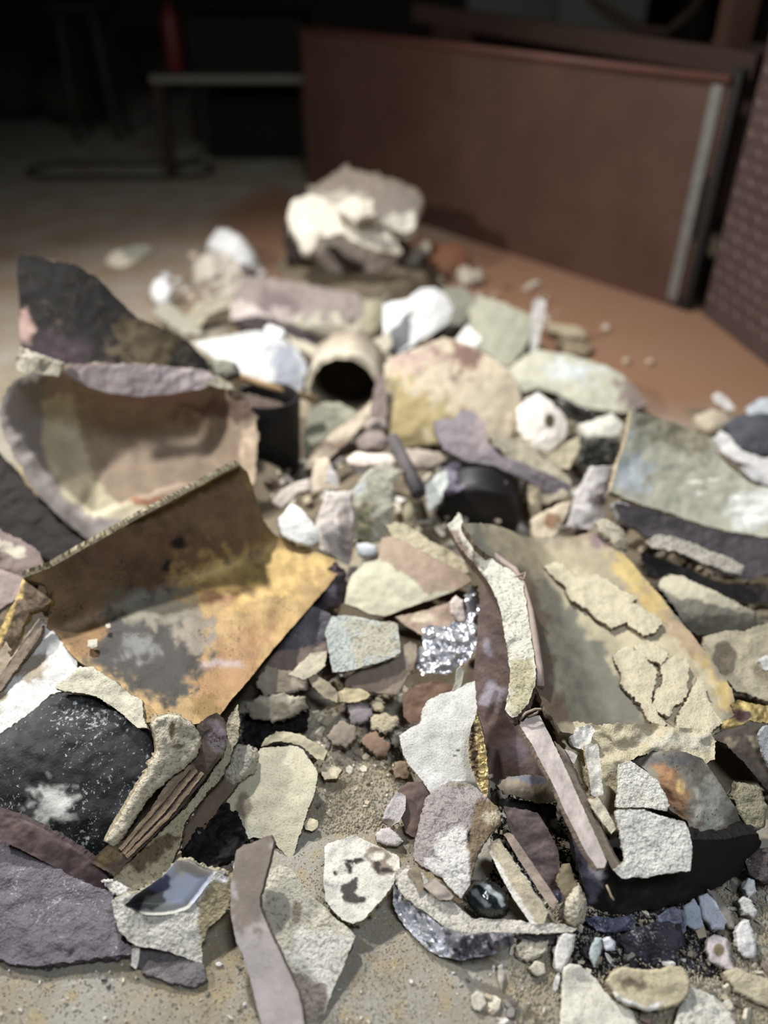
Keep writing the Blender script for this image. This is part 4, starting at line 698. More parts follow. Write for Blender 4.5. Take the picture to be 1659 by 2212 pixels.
for lab, p_, z_, c2, m_ in (('smooth purple-grey pebble-like chip in the sandy hollow', [(748,1527),(759,1516),(778,1515),(795,1520),(806,1541),(797,1556),(780,1563),(760,1560)], .03, (132,122,122), CLAY),
  ('largest cream crumb of the sandy hollow, right of the purple-grey pebble', [(803,1558),(808,1545),(830,1540),(858,1550),(860,1565),(852,1580),(826,1586),(808,1574)], .026, (192,176,138), GRIT),
  ('reddish brown wedge chip in the sandy hollow', [(777,1599),(790,1585),(812,1580),(832,1596),(847,1610),(836,1630),(815,1640),(800,1620)], .02, (134,104,78), CLAY),
  ('grey-brown angular chip left of the purple-grey pebble', [(709,1590),(718,1568),(736,1558),(768,1563),(772,1582),(768,1598),(742,1614),(720,1606)], .026, (140,126,108), CLAY),
  ('small dark chip against the off-white slab', [(845,1598),(856,1590),(864,1600),(866,1618),(856,1622)], .022, (84,78,68), CLAY),
  ('tan crumb at the top of the sandy hollow', [(800,1520),(812,1502),(830,1510),(826,1532),(812,1540)], .028, (186,170,132), PLAS),
  ('brown chip at the lower edge of the sandy hollow', [(845,1660),(862,1640),(885,1655),(880,1680),(855,1678)], .014, (150,122,92), CLAY)):
    S('mould_chip', lab, p_, z_, 0, 20, -.003, -.003, .016, m_, c2, side=tuple(int(k*.75) for k in c2), jag=4, rnd=.0008)
S('plaster_splinter', 'white splinter sticking up from the top of the off-white slab', [(972,1508),(982,1480),(986,1446),(995,1440),(1003,1452),(996,1480),(984,1500)], .085, 0, 55, 0, 0, .005, PLAS, (222,214,194), jag=.6)
S('mould_chip', 'smooth pinkish white chip inside the top of the plastic film', [(972,1300),(985,1286),(1002,1300),(1010,1330),(1008,1348),(990,1344),(974,1325)], .085, 0, 50, 0, 0, .008, PLAS, (226,206,192), jag=.8, rnd=.003)
FILM = bpy.data.materials.new('clear_film'); FILM.use_nodes = True
b_ = FILM.node_tree.nodes['Principled BSDF']; b_.inputs['Base Color'].default_value = (.72, .72, .76, 1); b_.inputs['Roughness'].default_value = .16
b_.inputs['Transmission Weight'].default_value = .2; b_.inputs['Metallic'].default_value = .55; b_.inputs['Specular IOR Level'].default_value = .9
S('plastic_film', 'crumpled shiny clear plastic film between the shards, centre', [(896,1440),(900,1412),(915,1392),(912,1362),(930,1350),(960,1352),(985,1346),(1004,1350),(1012,1310),(1004,1285),(1020,1268),(1036,1266),(1040,1300),(1035,1340),(1030,1400),(1010,1430),(985,1446),(960,1458),(930,1452),(912,1462)], .075, 6, 34, -.008, -.006, .0012, FILM, (170,170,178), jag=4, rough=.009, rs=95, grid=5, cat='film')
# ------------------------------------------------------------------ right side: dusty gold-edged shard
main = S('dusty_mould_shard', 'big dusty grey-green shard with gold right edge and flaking tan crust, right side', [(995,1128),(1035,1130),(1078,1136),(1138,1161),(1180,1160),(1224,1161),(1275,1153),(1318,1165),(1348,1196),(1377,1234),(1446,1311),(1506,1388),(1548,1440),(1583,1490),(1590,1540),(1560,1580),(1500,1600),(1420,1596),(1350,1590),(1292,1588),(1215,1582),(1181,1540),(1150,1473),(1136,1390),(1132,1336),(1118,1260),(1060,1200),(1025,1174)],
  planes=[[(1140,1160,.10),(1150,1560,.055),(1560,1560,.060),(1320,1165,.098)], [(1120,1262,.132),(1165,1480,.124),(1185,1290,.096)]], op=max, sm=.03, m=CLAY, col=(128,124,106), side=(120,104,76), th=.009, jag=1.6, rough=.0012, grid=8.5,
  pat=[([(1118,1240),(1150,1250),(1180,1330),(1190,1400),(1200,1480),(1240,1560),(1180,1560),(1140,1440)],(112,94,74),20),([(1010,1120),(1140,1150),(1320,1150),(1390,1250),(1330,1300),(1220,1260),(1120,1230)],(166,152,118),30),((1250,1160,60,16),(150,132,104),14),((1300,1165,30,16),(138,112,112),12),
       ([(1318,1165),(1340,1180),(1583,1490),(1590,1545),(1545,1545),(1500,1470),(1440,1380),(1370,1290),(1320,1220)],(176,150,110),12,.2),
       ([(1322,1175),(1345,1190),(1378,1232),(1450,1312),(1430,1326),(1390,1310),(1350,1260),(1325,1215)],(206,180,100),12,.55,2.2),([(1500,1420),(1530,1440),(1575,1500),(1580,1540),(1560,1540),(1530,1490)],(206,180,100),12,.55,2.2),((1395,1300,20,8),(224,190,110),6,.8),
       ([(1170,1230),(1260,1230),(1400,1320),(1480,1400),(1540,1480),(1560,1600),(1200,1600),(1210,1560),(1330,1580),(1400,1560),(1300,1400),(1230,1310)],(190,176,136),14)])
for lab, p_ in (('large flat flake', [(1326,1420),(1334,1405),(1348,1400),(1378,1408),(1400,1425),(1420,1444),(1416,1478),(1404,1510),(1420,1540),(1440,1562),(1418,1566),(1400,1556),(1385,1530),(1362,1500),(1345,1482),(1343,1462)]),
  ('upper right flake', [(1368,1398),(1385,1388),(1402,1384),(1425,1392),(1442,1410),(1440,1428),(1426,1438),(1400,1425)]),
  ('split round flake', [(1426,1436),(1440,1424),(1463,1414),(1482,1424),(1488,1440),(1488,1465),(1484,1500),(1466,1520),(1444,1544),(1420,1540),(1408,1524),(1412,1496),(1432,1480)]),
  ('long upper crust', [(1176,1226),(1196,1216),(1215,1218),(1232,1236),(1240,1250),(1262,1246),(1290,1240),(1310,1250),(1334,1268),(1368,1286),(1375,1296),(1362,1302),(1390,1316),(1428,1336),(1432,1346),(1420,1360),(1396,1374),(1372,1358),(1352,1342),(1322,1358),(1300,1345),(1272,1318),(1236,1296),(1222,1270),(1200,1250)]),
  ('lower right crumbling crust', [(1490,1500),(1505,1466),(1520,1480),(1528,1510),(1545,1540),(1560,1560),(1540,1580),(1500,1586),(1460,1570),(1470,1530)])):
    S('crust_flake', lab, p_, m=SAND, col=(208,196,158), side=(140,124,92), planes=[[(1140,1160,.107),(1150,1560,.062),(1560,1560,.067),(1320,1165,.105)]] , th=.0055, jag=3.4, rough=.0012, parent=main, heap=False, spread=.001)
main2 = S('ridge', 'cream broken ridge', [(967,1136),(980,1120),(993,1110),(1000,1128),(1012,1165),(1060,1205),(1112,1238),(1130,1262),(1136,1300),(1148,1379),(1158,1440),(1156,1482),(1138,1525),(1118,1545),(1104,1550),(1090,1534),(1098,1500),(1102,1465),(1098,1420),(1091,1379),(1084,1330),(1074,1294),(1052,1256),(1035,1230),(1008,1200),(984,1170)], anchors=[(1000,1150,.158),(1120,1260,.156),(1125,1530,.126)], th=.020, m=GRIT, col=(218,214,194), side=(126,104,86), jag=1.6, rough=.0022, parent=main, heap=False, pat=[([(1095,1420),(1160,1420),(1150,1540),(1100,1540)],(186,178,136),16),([(960,1130),(985,1150),(1030,1215),(1060,1262),(1040,1250),(990,1190)],(150,128,116),7)])
tube('outer_skin', [at(x,y,z) for x,y,z in ((1003,1140,.148),(1030,1172,.15),(1070,1203,.152),(1112,1230,.153),(1130,1262,.152),(1146,1320,.148),(1156,1380,.142),(1164,1440,.134),(1166,1484,.127))], .0042, CLAY, (168,146,132), main, 8, wob=.5)
S('ridge_tip', 'pale splintered tip', [(982,1122),(990,1106),(997,1112),(1000,1130),(990,1134)], .15, 0, 50, 0, 0, .005, PLAS, (226,216,204), jag=1, parent=main, heap=False)
for q in (((1108,1248,.156),(1125,1242,.160),(1134,1236,.160),(1132,1252,.157),(1120,1250,.155),(1096,1262,.150)), ((1122,1556,.118),(1136,1540,.126),(1156,1532,.126),(1168,1532,.122),(1160,1540,.118),(1140,1548,.118))):
    tube('binding_wire', [at(*k) for k in q], .0014, WOOD, (166,146,124), main, 6)
S('brown_panel', 'mauve-brown inner panel below the cream ridge', [(1046,1248),(1062,1262),(1082,1300),(1094,1354),(1106,1440),(1104,1480),(1096,1530),(1100,1556),(1134,1563),(1160,1600),(1182,1640),(1204,1672),(1204,1690),(1130,1690),(1072,1702),(1056,1690),(1050,1640),(1036,1590),(1026,1550),(1022,1470),(1030,1380),(1034,1310)], .078, 35, 38, 0, 0, .008, BRNZ, (104,82,76), side=(150,130,100), jag=.8, metal=.1, rough=.0008, parent=main, c=(1080,1450), pat=[((1056,1400,16,20),(150,140,152),10),((1062,1500,22,30),(156,148,160),12),((1110,1620,40,30),(104,88,94),20)])
S('slat', 'silvery-tan flat slat', [(1122,1566),(1140,1548),(1166,1545),(1196,1605),(1227,1672),(1262,1750),(1296,1826),(1311,1860),(1306,1874),(1290,1876),(1270,1848),(1240,1790),(1223,1757),(1200,1705),(1183,1672),(1150,1610)], anchors=[(1145,1555,.115),(1300,1870,.080),(1170,1548,.112)], th=.008, m=mat('silver_tan_wood', .42, .4, 160, .2, 60, spec=.6), col=(206,190,180), side=(140,120,104), jag=.7, rough=.0008, parent=main, heap=False)
S('slat', 'grey-brown back slat', [(1196,1600),(1220,1622),(1250,1690),(1290,1770),(1326,1850),(1342,1872),(1322,1878),(1300,1836),(1262,1750),(1227,1672)], anchors=[(1210,1610,.100),(1330,1870,.062),(1240,1640,.098)], th=.010, m=CLAY, col=(130,116,98), jag=.8, parent=main, heap=False)
S('gold_scrap', 'torn scrap of gold bronze right of the dusty gold-edged shard', [(1580,1520),(1600,1512),(1625,1520),(1700,1528),(1700,1562),(1660,1562),(1620,1556),(1590,1572),(1556,1582),(1560,1560),(1590,1545)], .07, 0, 30, 0, -.004, .005, BRNZ, (206,176,84), side=(90,70,50), metal=.75, smet=.3, jag=2, rough=.002, cat='scrap', pat=[((1600,1545,26,14),(90,64,60),6,.3)])
S('mould_shard', 'brown-black arched shard under the torn gold scrap', [(1536,1590),(1560,1580),(1600,1568),(1640,1572),(1700,1590),(1720,1640),(1700,1740),(1650,1700),(1610,1650),(1570,1610)], .055, 0, 36, -.008, -.006, .010, CLAY, (84,72,62), side=(60,50,44), jag=1.5, pat=[((1635,1600,14,14),(160,150,122),8),((1580,1600,20,10),(140,124,96),8)])
S('mould_shard', 'pale blue-grey shard at the right edge beside the torn gold scrap', [(1640,1590),(1652,1570),(1700,1560),(1700,1680),(1664,1660),(1648,1630)], .07, 0, 44, 0, 0, .008, PLAS, (176,178,182), jag=1)
S('sand_bank', 'bank of crumbling tan sand between the dusty shard and the black cylinder', [(1205,1572),(1240,1560),(1300,1566),(1380,1560),(1460,1570),(1530,1580),(1548,1600),(1540,1640),(1525,1652),(1480,1628),(1411,1624),(1362,1640),(1334,1656),(1330,1740),(1340,1800),(1346,1862),(1324,1882),(1300,1830),(1280,1760),(1262,1700),(1230,1640)], .074, 0, 26, -.004, -.008, .02, SAND, (206,192,150), side=(150,132,94), jag=3, rough=.005, rs=50, cat='sand', pat=[([(1380,1590),(1530,1580),(1540,1620),(1400,1620)],(206,198,170),14)])
S('plaster_slab', 'upper rough white plaster slab resting on the black cylinder', [(1331,1743),(1334,1700),(1336,1651),(1362,1644),(1392,1664),(1422,1688),(1436,1714),(1447,1740),(1440,1754),(1410,1746),(1370,1744)], .088, 0, 30, 0, 0, .008, GRIT, (232,228,212), side=(200,190,160), jag=1.2, rough=.0009, cat='slab')
S('plaster_slab', 'lower rough white plaster slab resting on the black cylinder', [(1330,1750),(1360,1747),(1389,1750),(1430,1762),(1480,1776),(1490,1800),(1495,1826),(1494,1855),(1491,1882),(1466,1882),(1445,1886),(1420,1890),(1402,1896),(1370,1894),(1346,1898),(1332,1888),(1324,1880),(1338,1870),(1350,1862),(1344,1830),(1338,1795)], .078, 0, 32, 0, 0, .009, GRIT, (236,234,222), side=(206,198,176), jag=1.4, rough=.0009, cat='slab')
S('plaster_chip', 'upright white plaster bar left of the upper white slab', [(1263,1612),(1275,1606),(1292,1608),(1298,1660),(1303,1716),(1290,1722),(1278,1718),(1270,1665)], .09, 0, 42, 0, 0, .010, PLAS, (234,228,212), side=(190,170,130), jag=1)
S('plaster_chip', 'cream plaster bar below the upright one, along the sand bank', [(1270,1728),(1292,1722),(1312,1750),(1331,1789),(1322,1802),(1306,1784),(1286,1756)], .085, 0, 38, 0, 0, .009, PLAS, (222,210,178), side=(180,160,120), jag=1)
S('plaster_chip', 'crumpled white chip at the foot of the dusty gold-edged shard', [(1232,1592),(1250,1572),(1272,1564),(1286,1578),(1276,1604),(1262,1620),(1240,1614)], .095, 0, 34, -.002, 0, .012, PLAS, (236,232,222), jag=2, rough=.003)
S('plaster_chip', 'pointed white chip between the slats and the crumpled white chip', [(1214,1618),(1232,1622),(1248,1632),(1240,1650),(1226,1640)], .09, 0, 34, 0, 0, .006, PLAS, (240,230,216), jag=.8)
cyl_ = S('black_cylinder', 'big broken black cylinder with a bronze-grey dusty top, bottom right', [(1224,1760),(1240,1742),(1262,1760),(1300,1820),(1330,1850),(1420,1800),(1494,1815),(1560,1812),(1640,1800),(1646,1820),(1632,1858),(1580,1900),(1518,1936),(1460,1952),(1400,1966),(1322,1978),(1290,1966),(1272,1950),(1256,1900),(1240,1830)], .045, 0, 62, -.03, 0, .03, SOOT, (34,30,28), side=(26,24,24), jag=1.6, rough=.0015, cat='cylinder', pat=[([(1220,1750),(1250,1745),(1290,1830),(1310,1880),(1300,1930),(1275,1950),(1250,1880)],(104,100,118),12),((1290,1870,16,34),(190,190,200),10)])
S('curved_top', 'bronze-grey dusty curved top', [(1362,1643),(1385,1630),(1411,1624),(1450,1621),(1481,1624),(1518,1639),(1550,1684),(1586,1740),(1610,1776),(1632,1804),(1600,1806),(1560,1812),(1530,1808),(1494,1822),(1491,1800),(1485,1775),(1445,1749),(1434,1712),(1420,1688),(1390,1660)], .072, -8, 26, -.035, -.008, .008, BRNZ, (124,116,100), side=(70,60,50), jag=1, metal=.15, smet=.1, parent=cyl_, heap=False,
  pat=[([(1400,1650),(1450,1650),(1480,1720),(1490,1790),(1450,1750),(1430,1700)],(138,100,60),14,.6),((1540,1740,36,60),(160,160,146),26),((1460,1640,60,16),(92,90,88),12),((1468,1700,8,16),(206,166,84),6,.7)])
tube('frayed_thread', [at(1310,1912,.075), at(1316,1925,.072), at(1320,1936,.07), at(1326,1944,.068)], .0009, WOOD, (196,176,140), cyl_, 5)
# slats and shell in front of the dark hollow
S('rounded_shell', 'rounded tan shell edge over the dark hollow beside the silvery slat', [(1074,1700),(1086,1684),(1107,1676),(1150,1674),(1188,1678),(1202,1700),(1210,1724),(1190,1734),(1162,1736),(1135,1728),(1112,1720),(1090,1714)], .05, 0, 40, 0, -.012, .012, CLAY, (150,132,108), side=(60,48,40), jag=1.6, pat=[((1150,1684,44,8),(110,116,134),6)], cat='shell')
S('mould_shard', 'smooth brown-purple shard standing behind the narrow slats', [(1088,1742),(1120,1748),(1162,1756),(1184,1790),(1205,1835),(1212,1889),(1216,1947),(1200,1940),(1170,1900),(1130,1840),(1104,1800)], .035, 0, 44, 0, 0, .008, CLAY, (116,98,94), side=(80,66,60), jag=.8)
S('plank', 'narrow tan-topped plank with a white broken side, front of the dark hollow', [(1053,1832),(1062,1818),(1076,1812),(1100,1848),(1140,1906),(1183,1972),(1176,1994),(1160,1998),(1146,1994),(1122,1960),(1100,1926),(1076,1880)], .042, 14, 30, 0, 0, .016, PLAS, (196,182,148), side=(232,226,210), jag=.9, cat='plank', pat=[([(1050,1835),(1062,1840),(1110,1918),(1160,1996),(1140,2000),(1090,1930)],(236,230,216),4)])
S('gap_shade_lump', 'black lump added to darken the hollow under the rounded tan shell edge', [(1080,1728),(1120,1728),(1200,1738),(1212,1800),(1180,1780),(1160,1754),(1088,1744)], .022, 0, 14, -.003, 0, .012, SOOT, (22,20,20), jag=3, rough=.003, cat='lump')  # shade of the hollow put in as an added dark lump
S('slat', 'thin brown slat right of the white-sided plank', [(1088,1803),(1098,1798),(1108,1803),(1140,1850),(1175,1900),(1206,1948),(1196,1964),(1188,1960),(1150,1902),(1118,1852)], .045, 14, 32, 0, 0, .008, WOOD, (166,146,128), side=(110,92,78), jag=.6, cat='slat')
bl = at(1203, 1938, .03); tag(lathe('glass_bead', [(.0002,-.0065),(.004,-.005),(.0065,0),(.004,.005),(.0002,.0065)], bl, (0,0,1), mat('blue_glaze', .2, .05, 80, .2, 60, spec=.7), [(56,56,74)], segs=20, closed=False), 'small dark blue rounded bead at the lower end of the brown slat', 'bead')
S('plaster_lump', 'knobbly plaster lump at the right end of the foil-backed ring', [(1214,1968),(1222,1944),(1240,1922),(1252,1912),(1264,1940),(1270,1966),(1262,1990),(1244,2004),(1220,1996)], .03, 0, 34, -.005, -.004, .02, GRIT, (214,202,172), jag=2, rnd=.005)
S('mould_chip', 'olive chip standing above the knobbly plaster lump', [(1206,1906),(1216,1870),(1232,1866),(1240,1900),(1250,1916),(1236,1930),(1214,1940)], .035, 0, 40, 0, 0, .010, CLAY, (140,126,90), jag=1.5)
# foil-backed plaster ring
rg = S('foil_backed_ring', 'curved white plaster rim piece wrapped in silver foil, bottom centre right', [(854,1890),(862,1876),(880,1868),(905,1880),(925,1900),(950,1920),(974,1944),(1000,1968),(1017,1983),(1050,1986),(1090,1984),(1140,1992),(1190,1994),(1220,1998),(1248,2006),(1236,2014),(1198,2016),(1120,2016),(1053,2014),(1003,2020),(960,2002),(908,1962),(880,1942),(860,1920)], .032, 0, 20, 0, 0, .014, GRIT, (222,214,196), side=(200,190,170), jag=1.6, cat='ring')
S('foil_skirt', 'crinkled silver foil', [(850,1905),(858,1922),(880,1942),(908,1964),(955,2002),(1003,2022),(1053,2016),(1110,2018),(1112,2040),(1080,2058),(1030,2068),(995,2074),(950,2066),(925,2052),(895,2022),(862,1985),(848,1950)], anchors=[(855,1910,.034),(1000,2022,.030),(930,2055,.002)], th=.002, m=FOIL, col=(226,228,236), side=(130,130,140), metal=.4, smet=.4, jag=1.2, rough=.005, rs=70, flat=True, grid=5, parent=rg, pat=[([(960,2010),(1120,2010),(1120,2080),(980,2080)],(120,116,128),12,.4)])
S('mould_chip', 'striped brown chip lying on the left end of the foil-backed ring', [(880,1886),(892,1872),(906,1876),(912,1900),(918,1915),(904,1930),(898,1908)], .045, 0, 26, 0, 0, .005, WOOD, (150,134,106), jag=.8)
S('mould_chip', 'flat mauve-tan chip lying on the foil-backed ring', [(914,1914),(926,1902),(940,1898),(962,1916),(981,1936),(974,1944),(950,1944),(930,1928)], .045, 0, 26, 0, 0, .006, CLAY, (176,160,144), jag=.8)
S('glass_shard', 'dark green-black glassy chunk inside the foil-backed ring', [(1004,1928),(1022,1908),(1053,1898),(1078,1914),(1098,1930),(1097,1962),(1092,1980),(1060,1986),(1031,1980),(1012,1956)], .03, 0, 30, -.006, -.006, .018, mat('green_black_glass', .12, .3, 90, .5, 80, spec=.9), (36,48,48), jag=1.4, rnd=.006, pat=[([(1030,1905),(1050,1905),(1096,1950),(1088,1958)],(190,200,200),4),([(1015,1925),(1025,1918),(1060,1955),(1050,1960)],(150,160,160),4)], cat='glass')
# fragments on the floor bottom right
for lab, p_, z_, ty_, th_, m_, c2, pt_, kind in (
 ('large cream-white flat shard at the bottom edge, right of centre', [(1217,2088),(1232,2082),(1252,2084),(1285,2111),(1313,2148),(1340,2168),(1366,2184),(1396,2250),(1206,2250),(1212,2160)], .008, 8, .008, PLAS, (216,210,190), [((1255,2104,24,14),(176,168,160),12)], 'mould_shard'),
 ('cupped cream shard with a white rim near the bottom right corner', [(1310,2120),(1322,2100),(1346,2088),(1390,2094),(1426,2093),(1450,2084),(1476,2090),(1491,2118),(1488,2150),(1462,2172),(1435,2180),(1402,2184),(1360,2172),(1334,2162)], .022, 18, .014, PLAS, (196,182,140), [((1366,2122,34,14),(124,108,84),10),([(1305,2120),(1330,2150),(1400,2172),(1436,2165),(1400,2200),(1320,2180)],(232,230,222),5)], 'mould_shard'),
 ('white slab at the bottom edge in the right corner', [(1487,2130),(1520,2140),(1549,2157),(1580,2190),(1604,2250),(1446,2250),(1462,2190)], .008, 8, .010, GRIT, (228,224,206), None, 'mould_shard'),
 ('lilac chip with a round hole near the bottom right corner', [(1528,2028),(1545,2018),(1572,2028),(1576,2060),(1590,2104),(1570,2096),(1535,2076),(1526,2052)], .016, 16, .008, PLAS, (200,188,186), [((1553,2052,12,14),(132,116,80),3,0,.2)], 'mould_chip'),
 ('tall white chip at the right above the corner', [(1588,2010),(1600,1990),(1618,1988),(1634,2040),(1630,2068),(1612,2070),(1594,2054)], .014, 24, .010, PLAS, (220,218,214), None, 'mould_chip'),
 ('small white nugget at the right edge, upper of two', [(1604,1918),(1616,1896),(1630,1900),(1634,1928),(1618,1940)], .02, 26, .012, PLAS, (224,228,228), None, 'mould_chip'),
 ('small white nugget at the right edge, lower of two', [(1594,1946),(1604,1934),(1622,1944),(1636,1970),(1630,1984),(1606,1976)], .016, 24, .012, PLAS, (216,214,206), None, 'mould_chip'),
 ('larger bluish white chip under the right end of the black cylinder', [(1508,1936),(1530,1930),(1548,1952),(1570,1990),(1562,2008),(1540,2008),(1518,1980)], .018, 24, .010, PLAS, (200,206,222), None, 'mould_chip'),
 ('square bluish chip left of the larger bluish white one', [(1476,1958),(1500,1942),(1512,1960),(1520,2000),(1500,2008),(1482,1998)], .016, 22, .008, PLAS, (178,190,208), None, 'mould_chip'),
 ('grey slanted flake between bluish chip and white nuggets', [(1528,1920),(1546,1926),(1580,1970),(1590,2010),(1572,2006),(1548,1966)], .016, 24, .007, CLAY, (140,134,122), None, 'mould_chip'),
 ('upright white chip at the left of the bluish chips', [(1198,2058),(1206,2022),(1220,2012),(1244,2018),(1238,2050),(1224,2080),(1214,2104),(1200,2092)], .018, 26, .010, PLAS, (224,220,212), None, 'mould_chip'),
 ('pale chip with dark crumbs right of the upright white chip', [(1300,2030),(1316,2022),(1330,2034),(1328,2054),(1308,2054)], .014, 24, .008, PLAS, (206,208,218), None, 'mould_chip'),
 ('blue-green tinted chip below the left end of the black cylinder', [(1276,2044),(1286,2024),(1300,2026),(1298,2060),(1284,2090),(1274,2070)], .012, 22, .006, PLAS, (176,190,190), None, 'mould_chip'),
 ('knobbly cream chip below the foil-backed ring', [(1114,2046),(1130,2030),(1160,2034),(1184,2030),(1182,2056),(1160,2070),(1140,2078),(1122,2066)], .014, 20, .012, GRIT, (212,202,176), None, 'mould_chip'),
 ('small pointed cream chip below the knobbly one', [(1140,2092),(1156,2076),(1176,2080),(1178,2104),(1160,2110)], .008, 16, .008, PLAS, (206,196,170), None, 'mould_chip'),
 ('thin upright flake left of the large cream-white shard', [(1074,2088),(1086,2080),(1092,2110),(1082,2142),(1076,2120)], .007, 16, .004, PLAS, (206,196,176), None, 'mould_chip'),
 ('round cream chip alone on the front floor', [(1018,2150),(1030,2140),(1046,2148),(1050,2170),(1036,2186),(1020,2176)], .007, 12, .007, PLAS, (208,200,178), None, 'mould_chip'),
 ('small cream chip right of the round one on the front floor', [(1062,2168),(1076,2160),(1082,2178),(1072,2188),(1062,2182)], .006, 12, .006, PLAS, (204,194,168), None, 'mould_chip'),
 ('dark blue sooty clump under the black cylinder', [(1262,1986),(1290,1978),(1330,1984),(1370,1976),(1374,2006),(1330,2016),(1290,2012)], .014, 26, .012, SLAG, (78,86,116), None, 'slag_clump'),
 ('purple-black sooty clump in the middle of the fragments', [(1340,2020),(1380,2002),(1430,1990),(1470,1994),(1480,2040),(1450,2076),(1400,2080),(1350,2060)], .010, 20, .012, SLAG, (66,60,76), None, 'slag_clump'),
 ('bluish crumbly clump beside the bluish chips', [(1420,1978),(1450,1960),(1480,1966),(1482,2010),(1460,2030),(1430,2016)], .014, 24, .010, SLAG, (136,142,168), None, 'slag_clump'),
 ('grey crumbly clump below the foil-backed ring', [(1110,2022),(1160,2016),(1210,2016),(1206,2040),(1180,2040),(1130,2036)], .012, 24, .012, SLAG, (110,102,104), None, 'slag_clump'),
 ('sandy clump at the right edge near the corner', [(1560,2100),(1590,2090),(1640,2110),(1700,2130),(1700,2190),(1640,2170),(1590,2140)], .010, 14, .010, SAND, (196,184,146), None, 'mould_chip'),
 ('rough grey lump right of the black cylinder', [(1610,1860),(1640,1830),(1700,1840),(1700,1900),(1650,1910),(1620,1890)], .03, 30, .02, SLAG, (96,84,84), None, 'slag_clump'),
 ('gritty greenish lump above the right end of the black cylinder', [(1584,1720),(1600,1690),(1640,1700),(1660,1740),(1650,1790),(1620,1796),(1596,1760)], .05, 34, .02, GRIT, (160,152,116), None, 'mould_lump')):
    S(kind, lab, p_, z_, 0, ty_, 0, 0, th_, m_, c2, side=tuple(int(k*.85) for k in c2), pat=pt_ or (), jag=1.4, rough=.0015 if m_ is not SLAG else .004, rnd=.002)
# ------------------------------------------------------------------ the heap under the pieces
PTS = np.vstack(SAMPLES)
gs = .012; gx = np.arange(-1.0, 1.2, gs); gy = np.arange(.22, 2.6, gs); nx, ny = len(gx), len(gy)
low = np.full((ny, nx), np.nan)
ix = ((PTS[:, 0]-gx[0])/gs).round().astype(int); iy = ((PTS[:, 1]-gy[0])/gs).round().astype(int)
for i, j, zz in zip(ix, iy, PTS[:, 2]):
    if 0 <= i < nx and 0 <= j < ny and (np.isnan(low[j, i]) or zz < low[j, i]): low[j, i] = zz
has = ~np.isnan(low); Hs = np.where(has, np.clip(low-.026, -.004, .065), 0); Wt = has.astype(float)
lo2 = np.where(has, Hs, 9.)
for _ in range(2):                           # lower envelope
    p = np.pad(lo2, 1, constant_values=9); lo2 = np.minimum.reduce([p[a:a+ny, b:b+nx] for a in range(3) for b in range(3)])
ok = lo2 < 8; Hs = np.where(ok, lo2, 0.); Wt = ok.astype(float)
def blur(A, n):
    for _ in range(n):
        p = np.pad(A, 1, mode='edge'); A = (p[:-2, 1:-1]+p[2:, 1:-1]+p[1:-1, :-2]+p[1:-1, 2:]+2*A)/6
    return A
num = blur(Hs*Wt, 5); den = blur(Wt, 5); H = np.where(den > .02, num/np.maximum(den, .02), 0)*np.clip(den*2.2-.2, 0, 1)
H = np.minimum(H, np.where(ok, lo2+.004, 9)); H = blur(H, 1)
GXX, GYY = np.meshgrid(gx, gy)
V = np.stack([GXX.ravel(), GYY.ravel(), H.ravel()], 1)
V[:, 2] += np.where(V[:, 2] > .002, fbm(V*np.array([1, 1, 0]), 40, 5, 4)*.006, 0)-.003
F = [(j*nx+i, j*nx+i+1, (j+1)*nx+i+1, (j+1)*nx+i) for j in range(ny-1) for i in range(nx-1) if max(H[j, i], H[j, i+1], H[j+1, i], H[j+1, i+1]) > .003]
hp = mesh_obj('rubble_heap', V, F, [SAND], smooth=True, tint=lin((126, 110, 84)), origin=(0, 1, 0))
tag(hp, 'low heap of tan sand and crushed mould dust under all the shards', 'rubble', kind='stuff')
def heap_z(x, y):
    i = int(round((x-gx[0])/gs)); j = int(round((y-gy[0])/gs))
    return max(0., H[j, i]) if 0 <= i < nx and 0 <= j < ny else 0.
# loose chips
def chip_mesh(seed, flatness, c, m):
    rnd_ = random.Random(seed); bm = bmesh.new()
    asp = rnd_.choice((.35, .6, .85)); npt = rnd_.choice((5, 6, 7))
    for k in range(npt):
        an = 6.283*(k+rnd_.uniform(-.3, .3))/npt; rr = rnd_.uniform(.7, 1.05)
        for zz in (-flatness, flatness): bm.verts.new((rr*math.cos(an)*rnd_.uniform(.88, 1), rr*math.sin(an)*asp*rnd_.uniform(.88, 1), zz*rnd_.uniform(.7, 1.1)))
    g = bmesh.ops.convex_hull(bm, input=bm.verts)
    bmesh.ops.delete(bm, geom=[v for v in bm.verts if not v.link_faces], context='VERTS')
    bmesh.ops.subdivide_edges(bm, edges=bm.edges[:], cuts=2, use_grid_fill=True)
    for v in bm.verts: v.co += v.normal*noise.fractal(v.co*4+Vector((seed, 0, 0)), 1, 2, 3)*.05
    bm.verts.index_update()
    V = [v.co[:] for v in bm.verts]; F = [[v.index for v in f.verts] for f in bm.faces]; bm.free()
    o = mesh_obj('chip', V, F, [m], smooth=False, tint=lin(c), origin=(0, 0, 0)); me = o.data; bpy.data.objects.remove(o); return me
KINDS = [('cream', (222, 212, 186), PLAS, .35), ('white', (240, 236, 228), GRIT, .3), ('tan', (184, 168, 138), CLAY, .35), ('brown', (128, 110, 94), CLAY, .3), ('grey', (134, 128, 120), CLAY, .35), ('black', (46, 44, 52), SLAG, .5)]
PROTO = {k[0]: [chip_mesh(100+i*10+q, k[3]*f, k[1], k[2]) for q, f in enumerate((1, .55, 1.5, .4, .8))] for i, k in enumerate(KINDS)}
MS = 4; MW, MHT = 1659//MS+1, 2212//MS+1; COVER = np.zeros((MHT, MW), bool)
